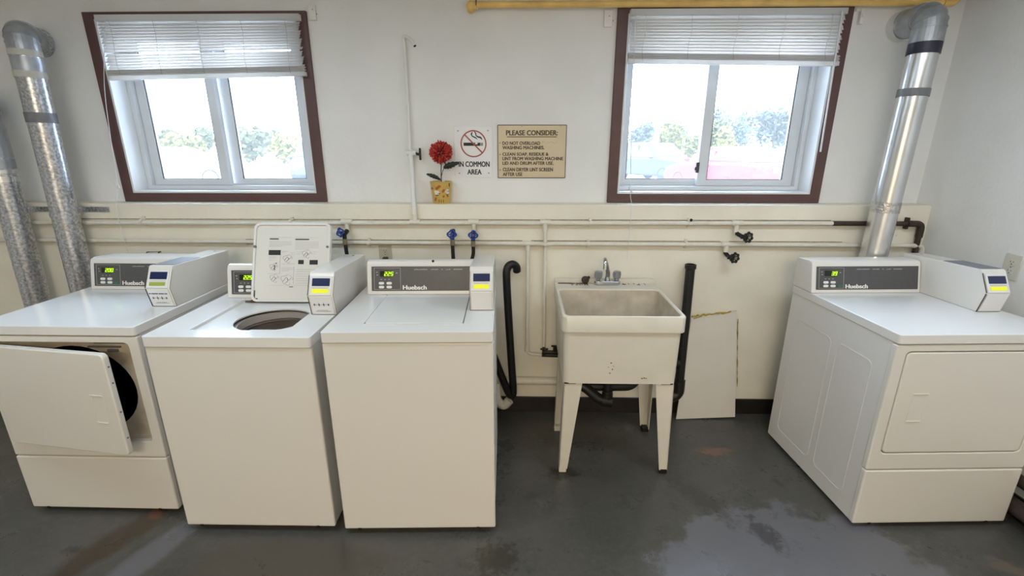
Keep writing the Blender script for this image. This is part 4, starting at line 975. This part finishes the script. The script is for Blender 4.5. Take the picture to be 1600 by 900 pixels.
def gate_valve(x, z, top, nipple, label):
    e = empty('shutoff_valve', (x, 2.57, z), label=label, cat='valve', group='black wheel valves over the sheet of hardboard')
    build('nipple', MB().tube(bend([(nipple - x, .034, top - z), (nipple - x, .034, .015), (-.010, .010, -.002), (0, .0, 0)], .02), .0115, 12), M['dark_metal'], e)
    build('body', MB().cyl((-.020, .006, -.002), (.012, -.004, 0), .0125, n=12).cyl((0, 0, 0), (.004, -.004, -.022), .0105, n=10), M['dark_metal'], e)
    faucet_wheel(e, (.008, -.024, 0), .0245, M['black_plastic'], (.25, -1, .05), 7)
    build('wheel_centre', MB().cyl((.0085, -.024, 0), (.010, -.033, 0), .0075, n=12), M['brass'], e)
gate_valve(1.226, 1.137, 1.150, 1.190, 'black wheel valve hanging from the upper cream pipe')
gate_valve(1.168, 1.022, 1.048, 1.147, 'black wheel valve hanging from the lower cream pipe')
def stop_cock(x, y, z, zp, label, x_end):
    e = empty('sink_valve', (x, y, z), label=label, cat='valve', group='dark valves feeding the sink')
    build('body', MB().cyl((-.014, 0, 0), (x_end - x, 0, -.004), .0125, n=12).cyl((0, 0, -.004), (0, 0, .030), .013, n=12), M['dark_metal'], e)
    build('handle', MB().box(-.024, .024, -.006, .006, .034, .043).cyl((0, 0, .028), (0, 0, .040), .007, n=8), M['dark_metal'], e, bevel=.002)
stop_cock(.137, Yp, .398, .44, 'dark valve at the bend of the cream drop pipe left of the sink', .262)
stop_cock(.200, Yp - .045, .438, .44, 'dark valve tucked against the sink side, above the sink leg', .262)
tag(build('feed_pipe', MB().tube(bend([(.134, Yp, .447), (.134, Yp - .044, .438), (.186, Yp - .045, .438)], .012), .010, 12), M['dark_metal']), 'short dark pipe joining the drop pipe to the sink valve', 'pipe')

tag(build('drain_hose', MB().tube(smooth_path([(-.030, 2.60, .925), (-.034, 2.588, .955), (-.058, 2.575, .972), (-.084, 2.566, .950), (-.088, 2.556, .88), (-.075, 2.553, .62), (-.060, 2.553, .36), (-.050, 2.550, .20), (-.055, 2.55, .155), (-.080, 2.545, .175), (-.130, 2.53, .32), (-.19, 2.51, .50), (-.24, 2.49, .60)], 8), .0225, 16), M['hose']), 'thick black drain hose hooked at the top, hanging between washer and sink', 'hose')
ip = empty('iron_pipe', (1.95, Yp, 1.2), label='dark brown iron pipe crossing behind the leaning duct with an elbow at the corner', cat='pipe')
q = lambda *ps: [(a - 1.95, b - Yp, c - 1.2) for a, b, c in ps]
build('run', MB().cyl(*q((1.712, Yp, 1.206), (2.165, Yp, 1.206)), .0135, n=14), M['iron'], ip)
build('elbow', MB().tube(bend(q((2.13, Yp, 1.206), (2.197, Yp, 1.205), (2.197, Yp, 1.13)), .03), .0175, 14), M['iron'], ip)
build('down_leg', MB().cyl(*q((2.197, Yp, 1.16), (2.197, Yp, .40)), .0135, n=14), M['iron'], ip)
build('pipe_clamp', MB().tube(q((2.115, Yp, 1.206), (2.129, Yp, 1.206)), .018, 14).box(*[c for pr_ in zip(q((2.116, Yp, 1.175))[0], q((2.128, YL, 1.238))[0]) for c in pr_]), M['iron'], ip)
tag(build('heating_pipe', MB().tube(bend([(-3.6, 2.605, .222), (.62, 2.605, .222), (.66, YL - .002, .222)], .03), .024, 16), M['pipe_paint']), 'thick cream heating pipe running low along the wall behind the sink', 'heating pipe')
rl = MB().tube(bend([(-.155, 2.548, .24), (-.152, 2.545, .12), (-.11, 2.545, .075), (-.072, 2.548, .12)], .03), .028, 14)
tag(build('waste_elbow', rl, M['pipe_paint']), 'cream painted pipe bend on the floor behind the black drain hose', 'pipe')
gp = empty('gas_pipe', (.95, 2.70, 2.30), label='yellow gas pipe running along the top of the wall above the window', cat='gas pipe')
q = lambda *ps: [(a - .95, b - 2.70, c - 2.30) for a, b, c in ps]
build('main_run', MB().cyl(*q((-.262, 2.695, 2.308), (2.125, 2.695, 2.305)), .0165, n=16), M['yellow_paint'], gp)
build('end_elbow', MB().tube(bend(q((-.235, 2.695, 2.308), (-.275, 2.695, 2.303), (-.277, YU, 2.297)), .03), .021, 16).ball(q((-.272, 2.692, 2.303))[0], .0245), M['yellow_paint'], gp)
build('pipe_collar', MB().cyl(*q((-.246, 2.695, 2.308), (-.240, 2.695, 2.308)), .0215, n=16), M['grime'], gp)
build('corner_fitting', MB().tube(bend(q((2.10, 2.695, 2.305), (2.155, 2.693, 2.305), (2.175, 2.69, 2.36), (2.175, 2.69, ZC)), .03), .022, 16), M['yellow_paint'], gp)
build('pipe_hook', MB().tube(bend(q((2.175, 2.67, 2.33), (2.19, 2.665, 2.318), (2.197, 2.665, 2.33), (2.20, 2.70, 2.36)), .01), .004, 8), M['wire'], gp)
tag(build('floor_pipe', MB().cyl((2.19, YB + .3, .205), (2.19, 2.50, .205), .027, n=14).cyl((2.185, YB + .3, .085), (2.185, 2.50, .085), .036, n=14), M['iron']), 'pair of dark pipes running along the floor between dryer and side wall', 'pipe')

# ================================================================== DUCTS
def duct(base, r, z0, z_el, to, m, label, bands, ex_dir, collar_r, top_lean=(0, 0)):
    """round duct from behind a dryer up to an elbow that turns into the wall"""
    bx, by = base
    e = empty('exhaust_duct', (bx, by, z0), label=label, cat='duct', group='dryer exhaust ducts')
    P0 = Vector((0, 0, 0)); P1 = Vector((top_lean[0], top_lean[1], z_el - z0))
    tb = MB(); pts = [P0.lerp(P1, k / 8) for k in range(9)]; tb.tube(pts, r, 28)
    tb.box(-r * .1, r * .1, -r - .002, -r + .004, 0, .001)
    build('pipe', tb, m, e)
    # segmented elbow
    tw = Vector(to) - Vector((bx, by + .0006, z0)); c = Vector((P1.x, P1.y, tw.z)); pth = bend([P1 - Vector((0, 0, .005)), c, tw - Vector((0, .035, 0)), tw], .13, 4)
    el = MB(); N = len(pth); el.tube(pth, r * 1.06, 28)
    d = (tw - c).normalized()
    build('elbow', el, M['elbow'], e, sharp=12)
    for i in range(1, min(7, N - 2)):
        t = (pth[i + 1] - pth[i - 1]).normalized()
        build('elbow_seam', MB().tube([pth[i] - t * .0025, pth[i] + t * .0025], r * 1.10, 28), M['elbow'], e)
    build('wall_collar', MB().tube([tw - Vector((0, .05, 0)), tw], collar_r, 28), m, e)
    for zb, hh, mm, s in bands:
        a = P0.lerp(P1, (zb - z0) / (z_el - z0)); b_ = P0.lerp(P1, (zb + hh - z0) / (z_el - z0)); build('tape_band', MB().tube([a, b_], r * s, 28), M[mm] if isinstance(mm, str) else mm, e)
    return e
duct((1.882, 2.500), .0625, .45, 2.095, (1.945, YU, 2.205), M['alum'], 'bright metal exhaust duct leaning up behind the dryer with the shut door',
     [(2.035, .052, 'tape_dark', 1.07), (1.845, .036, 'tape', 1.06), (1.28, .055, 'foil', 1.04), (2.085, .01, 'elbow', 1.08)], None, .072, (.045, .02))
duct((-2.543, 2.52), .060, .40, 2.06, (-2.61, YU, 2.150), M['galv'], 'mottled galvanised duct nearest the window with masking tape under its elbow',
     [(2.045, .028, 'tape_white', 1.09), (1.945, .030, 'tape_white', 1.07), (1.975, .065, 'elbow', 1.05), (1.73, .05, 'tape', 1.05), (1.245, .016, 'galv', 1.06)], None, .072, (.045, .0))
duct((-2.834, 2.52), .060, .40, 1.56, (-3.06, YU, 1.83), M['galv'], 'mottled galvanised duct at the far end away from the window',
     [(1.50, .05, 'elbow', 1.07), (1.475, .02, 'alum', 1.08), (1.43, .03, 'alum', 1.05), (1.245, .016, 'galv', 1.06)], None, .072, (.03, .0))
st = MB().box(-2.92, -2.36, 2.622, 2.6285, 1.256, 1.284)
for k in range(9): st.cyl((-2.90 + k * .066, 2.619, 1.270), (-2.90 + k * .066, 2.624, 1.270), .0045, n=8)
tag(build('duct_strap', st, M['galv']), 'perforated metal strap holding the two ducts to the wall', 'strap')
tag(build('wire_staple', MB().tube(bend([(-2.190, YL + .002, 1.022), (-2.190, 2.612, 1.022), (-2.190, 2.610, .985)], .006), .003, 6).tube(bend([(-2.118, YL + .002, 1.024), (-2.118, 2.612, 1.024), (-2.118, 2.610, .985)], .006), .003, 6).cyl((-2.19, 2.618, 1.024), (-2.118, 2.618, 1.026), .0018, n=6), M['wire']), 'small dark wire staple on the wall above the dryer with the open door', 'wire hook')

# ================================================================== SIGNS, POT, OUTLETS, PLATES
def sign_base(name, x0, x1, z0, z1, m, label, edge=None, tilt=0):
    e = empty(name, ((x0 + x1) / 2, YU, z0), label=label, cat='sign')
    w, h = x1 - x0, z1 - z0
    if edge: build('edge', MB().prism(rrect(-w / 2, w / 2, 0, h, .004, 2), -.004, -.0003, XZ), edge, e); build('board', MB().prism(rrect(-w / 2 + .004, w / 2 - .004, .004, h - .004, .003, 2), -.0055, -.0035, XZ), m, e)
    else: build('board', MB().prism(rrect(-w / 2, w / 2, 0, h, .004, 2), -.004, -.0003, XZ), m, e, bevel=.0008, seg=1)
    return e, w, h
e, w, h = sign_base('no_smoking_sign', -.386, -.172, 1.445, 1.720, M['sign_white'], 'white no smoking sign reading in common area, beside the red flower')
FY = Matrix.Translation((-w / 2, -.0045, 0))
cx, cz, rr = .108, .183, .073
ci = lambda r_, n_=48: [(cx + r_ * math.cos(2 * math.pi * k / n_), cz + r_ * math.sin(2 * math.pi * k / n_)) for k in range(n_)]
F = lambda p, q_, t: FY @ Vector((p, t, q_))
ct = MB().box(.052, .118, -.0004, .0006, .172, .189, FY).box(.131, .146, -.0004, .0006, .172, .189, FY).box(.149, .153, -.0004, .0006, .172, .189, FY).box(.156, .160, -.0004, .0006, .172, .189, FY)
ct.box(.116, .132, -.0004, .0006, .172, .180, FY)
def ribbon(mb, pts, wds):
    P = smooth_path([(a, 0, b) for a, b in pts], 6); L = []; N = len(P)
    for i, p in enumerate(P):
        t = (P[min(i + 1, N - 1)] - P[max(i - 1, 0)]).normalized(); n = Vector((-t.z, 0, t.x)); f = i / (N - 1) * (len(wds) - 1); k = min(int(f), len(wds) - 2); ww = wds[k] + (wds[k + 1] - wds[k]) * (f - k)
        L.append((p + n * ww / 2, p - n * ww / 2))
    for (a, b), (c, d) in zip(L, L[1:]):
        for y0_, y1_ in ((-.0004, -.0004),):
            q4 = [FY @ Vector((v.x, -.0004, v.z)) for v in (a, b, d, c)]; mb.bm.faces.new([mb.bm.verts.new(v) for v in q4])
            q4 = [FY @ Vector((v.x, .0004, v.z)) for v in (a, c, d, b)]; mb.bm.faces.new([mb.bm.verts.new(v) for v in q4])
ribbon(ct, [(.103, .246), (.098, .236), (.100, .226), (.112, .219), (.122, .214), (.130, .206)], [.003, .008, .005, .007, .006, .002])
ribbon(ct, [(.112, .250), (.121, .240), (.123, .228), (.134, .220), (.148, .216), (.157, .204)], [.003, .006, .005, .008, .009, .003])
build('cigarette_symbol', ct, M['dark_print'], e)
bar = MB().plate(ci(rr), [ci(rr - .0065)], -.0008, .0004, F)
a = R(-45); bar.box(-rr + .003, rr - .003, -.0010, .0004, -.0035, .0035, FY @ Matrix.Translation((cx, 0, cz)) @ Matrix.Rotation(R(45), 4, 'Y'))
build('prohibition_ring', bar, M['sign_red'], e)
tx = MB(); add_text(tx, 'IN COMMON', .022, .196, .058, .087, FY, bold=.05); add_text(tx, 'AREA', .070, .150, .016, .043, FY, bold=.05)
build('lettering', tx, M['dark_print'], e)
for sx, sz in ((.022, .252), (.190, .253), (.024, .022), (.192, .023)): build('screw', MB().cyl((sx - w / 2, -.006, sz), (sx - w / 2, -.003, sz), .0035, n=10), M['slate'], e)

e, w, h = sign_base('notice_sign', -.143, .243, 1.440, 1.729, M['sign_tan'], 'tan engraved notice of laundry rules headed please consider', M['sign_edge'])
FY = Matrix.Translation((-w / 2, -.0058, 0)); tx = MB()
S = w / 650.0                                             # sign measured in even steps across its width
def line(s, x0, x1, zt_, zb_, b=.058): add_text(tx, s, x0 * S, x1 * S, h - zb_ * S, h - zt_ * S, FY, bold=b)
line('PLEASE CONSIDER:', 83, 565, 50, 94, .055)
tx.box(90 * S, 557 * S, -.0004, .0004, h - 112 * S, h - 105 * S, FY)
line('DO NOT OVERLOAD', 48, 402, 150, 180); line('WASHING MACHINES.', 48, 442, 190, 220)
line('CLEAN SOAP, RESIDUE &', 48, 482, 250, 283); line('LINT FROM WASHING MACHINE', 48, 622, 290, 320); line('LID AND DRUM AFTER USE.', 48, 534, 332, 362)
line('CLEAN DRYER LINT SCREEN', 50, 528, 390, 422); line('AFTER USE', 50, 236, 434, 466)
for zz in (163, 268, 410): tx.prism([(FY @ Vector((24 * S + 5 * S * math.cos(k * .6283), 0, h - zz * S + 5 * S * math.sin(k * .6283)))).xz for k in range(10)], -.0062, -.0054, XZ)
build('lettering', tx, M['sign_edge'], e)
hw_ = MB(); random.seed(2)
for x0_, x1_ in ((414, 446), (462, 560)):
    n_ = int((x1_ - x0_) / 7); hw_.tube([FY @ Vector(((x0_ + (x1_ - x0_) * k / n_) * S, -.0003, h - (158 + random.uniform(-12, 12)) * S)) for k in range(n_ + 1)], .0005, 4)
build('handwriting', hw_, M['pencil'], e)
for sx in (230 * S - w / 2, 590 * S - w / 2): build('pin', MB().cyl((sx, -.007, h - .010), (sx, -.004, h - .010), .002, n=8), M['sign_edge'], e)

e = empty('potted_flower', (-.462, 2.685, LEDGE), label='red cloth flower in a yellow flowered pot standing on the ledge', cat='potted flower')
r0, r1, hh = .046, .064, .122
build('pot', MB().lathe([(.001, 0), (r0, 0), (r0 + .002, .004), (r1 - .002, hh - .004), (r1, hh), (r1 - .007, hh), (r1 - .009, hh - .02), (.001, hh - .02)], 36), M['pot'], e)
def on_pot(dx, z):
    r = r0 + (r1 - r0) * z / hh + .0012; a = dx / r; return Vector((r * math.sin(a), -r * math.cos(a), z)), Vector((math.sin(a), -math.cos(a), 0))
def petal_patch(mb, dx, z, sx, sz, rot=0, n=12):
    c = [on_pot(dx + sx * math.cos(k * 2 * math.pi / n + rot), z + sz * math.sin(k * 2 * math.pi / n))[0] for k in range(n)]
    _, nn = on_pot(dx, z); A = [mb.bm.verts.new(p + nn * .0012) for p in c]; B = [mb.bm.verts.new(p - nn * .003) for p in c]; mb.bm.faces.new(A); mb.bm.faces.new(B[::-1])
    for k in range(n): mb.bm.faces.new((A[k], A[(k + 1) % n], B[(k + 1) % n], B[k]))
for dx, z in ((-.008, .092), (.000, .098), (-.016, .086), (.018, .070), (.024, .076), (.020, .042), (-.026, .030), (-.030, .022), (.045, .044), (-.052, .085)):
    om = MB(); petal_patch(om, dx, z, .009 if z > .08 else .006, .007); build('orange_petal', om, M['orange'], e)
for dx, z in ((-.020, .060), (-.012, .066), (-.024, .068), (-.015, .056), (.040, .068), (.047, .074), (.046, .062)):
    om = MB(); petal_patch(om, dx, z, .010, .009); build('white_petal', om, M['white_paint'], e)
for dx, z in ((-.018, .048), (-.012, .050), (.044, .052), (.048, .070), (-.006, .058)):
    om = MB(); petal_patch(om, dx, z, .008, .0025); build('painted_leaf', om, M['stem'], e)
for dx, z in ((.062, .105), (-.006, .018), (.006, .014), (.018, .016)):
    om = MB(); petal_patch(om, dx, z, .0016, .010); build('painted_stalk', om, M['stem'], e)
build('stem', MB().tube(smooth_path([(.002, 0, hh - .03), (.003, 0, hh + .05), (.006, 0, hh + .10), (.004, .004, hh + .16)], 5), .0026, 8).tube(smooth_path([(.005, 0, hh + .03), (.012, -.002, hh + .055), (.024, -.004, hh + .075)], 4), .0018, 6), M['stem'], e)
fc = Vector((.006, .002, hh + .158)); pm = MB(); random.seed(8)
for k in range(230):
    i = k + .5; ph = math.acos(1 - 2 * i / 230); th = math.pi * (1 + 5 ** .5) * i
    d = Vector((math.cos(th) * math.sin(ph), math.sin(th) * math.sin(ph) , math.cos(ph)))
    L_ = random.uniform(.056, .070); s = d.orthogonal().normalized(); s = Matrix.Rotation(random.uniform(0, 6.28), 3, d) @ s; n_ = d.cross(s)
    w_ = .0075; a0, a1, a2, a3 = fc + d * .02, fc + d * L_ * .6, fc + d * L_ * .92, fc + d * L_
    V = [pm.bm.verts.new(v) for v in (a0 - s * .003, a0 + s * .003, a1 + s * w_ + n_ * .003, a2 + s * w_ * .8 + n_ * .004, a3 + n_ * .006, a2 - s * w_ * .8 + n_ * .004, a1 - s * w_ + n_ * .003)]
    m1 = pm.bm.verts.new(a1 - n_ * .002); m2 = pm.bm.verts.new(a2 - n_ * .001)
    for f in ((V[0], V[1], m1), (V[1], V[2], m1), (V[2], V[3], m2, m1), (V[3], V[4], m2), (V[4], V[5], m2), (V[5], V[6], m1, m2), (V[6], V[0], m1)): pm.bm.faces.new(f)
build('petals', pm, M['petal'], e, sharp=80); build('flower_heart', MB().ball(fc, .036), M['petal_core'], e)
def leaf(pts, wd):
    lm = MB(); P = smooth_path(pts, 5); N = len(P); rows = []
    for i, p in enumerate(P):
        t = (P[min(i + 1, N - 1)] - P[max(i - 1, 0)]).normalized(); s = t.cross(Vector((0, 1, .3))).normalized(); ww = wd * math.sin(math.pi * min(1, (i + .35) / N)) ** .7 * (1 + .15 * ((i % 3) - 1))
        rows.append([lm.bm.verts.new(p + s * ww + Vector((0, .004, 0))), lm.bm.verts.new(p - Vector((0, .002, 0))), lm.bm.verts.new(p - s * ww + Vector((0, .004, 0)))])
    for a, b in zip(rows, rows[1:]): lm.bm.faces.new((a[0], a[1], b[1], b[0])); lm.bm.faces.new((a[1], a[2], b[2], b[1]))
    o = build('leaf', lm, M['leaf'], e); sd = o.modifiers.new('thick', 'SOLIDIFY'); sd.thickness = .0012
leaf([(.018, -.008, hh + .072), (.040, -.016, hh + .082), (.070, -.018, hh + .092), (.108, -.014, hh + .102)], .017)
leaf([(.000, -.008, hh + .006), (-.022, -.018, hh + .022), (-.048, -.020, hh + .032), (-.078, -.014, hh + .040)], .012)

def outlet(loc, rz, m, label, plug=False):
    e = empty('wall_outlet', loc, rz, label=label, cat='wall outlet', group='wall outlets')
    build('cover_plate', MB().prism(rrect(-.037, .037, -.058, .058, .004, 3), -.006, -.0003, XZ), m, e, bevel=.0015)
    for z in (.020, -.020):
        build('socket', MB().prism([(.0165 * math.cos(k * math.pi / 12), z + max(-.0135, min(.0135, .0165 * math.sin(k * math.pi / 12)))) for k in range(24)], -.0085, -.005, XZ), m, e)
        build('socket_slots', MB().box(-.0075, -.0055, -.0090, -.008, z + .001, z + .009).box(.0055, .0075, -.0090, -.008, z + .002, z + .008).cyl((0, -.0090, z - .006), (0, -.008, z - .006), .0026, n=8), M['black'], e)
    build('screw', MB().cyl((0, -.0075, 0), (0, -.005, 0), .003, n=8), M['slate'], e)
    return e
outlet((-.792, YL, 1.014), 0, M['plate_tan'], 'tan wall outlet with a black plug behind the closed washer')
outlet((XR, 2.128, 1.080), R(-90), M['plate'], 'ivory wall outlet on the side wall above the card reader of the dryer')
pl = empty('power_plug', (-.790, YL - .0092, .992), label='black plug in the lower socket of the tan outlet', cat='plug')
build('plug_body', MB().box(-.015, .015, -.026, 0, -.020, .010), M['black_plastic'], pl, bevel=.005)
build('cord', MB().tube(smooth_path([(0, -.020, -.016), (0, -.026, -.06), (.01, -.03, -.16), (.02, -.03, -.30)], 5), .0045, 8), M['black_plastic'], pl)
for x0_, x1_, z0_, z1_, lab in ((-1.128, -1.090, 2.249, 2.323, 'small white wall plate at the top corner of the window above the washers'),
                                (.417, .462, 2.210, 2.290, 'small white wall plate under the gas pipe beside the window')):
    b_ = empty('wall_plate', ((x0_ + x1_) / 2, YU, z0_), label=lab, cat='wall plate', group='small white plates beside the windows')
    w_ = x1_ - x0_; build('cover', MB().box(-w_ / 2, w_ / 2, -.014, -.0003, 0, z1_ - z0_), M['wall'], b_, bevel=.003)
    build('screw', MB().cyl((w_ / 2 + .001, -.008, .03), (w_ / 2 + .004, -.008, .03), .003, n=8).cyl((.004, -.0155, .05), (.004, -.0135, .05), .0025, n=8), M['slate'], b_)
tag(build('curtain_bracket', MB().box(1.702, 1.742, YU - .010, YU - .0003, 2.276, 2.290).box(1.722, 1.742, YU - .022, YU - .0003, 2.215, 2.288).box(1.726, 1.738, YU - .030, YU - .020, 2.245, 2.262), M['wall'], bevel=.002), 'small white bracket at the window corner near the duct elbow', 'bracket')
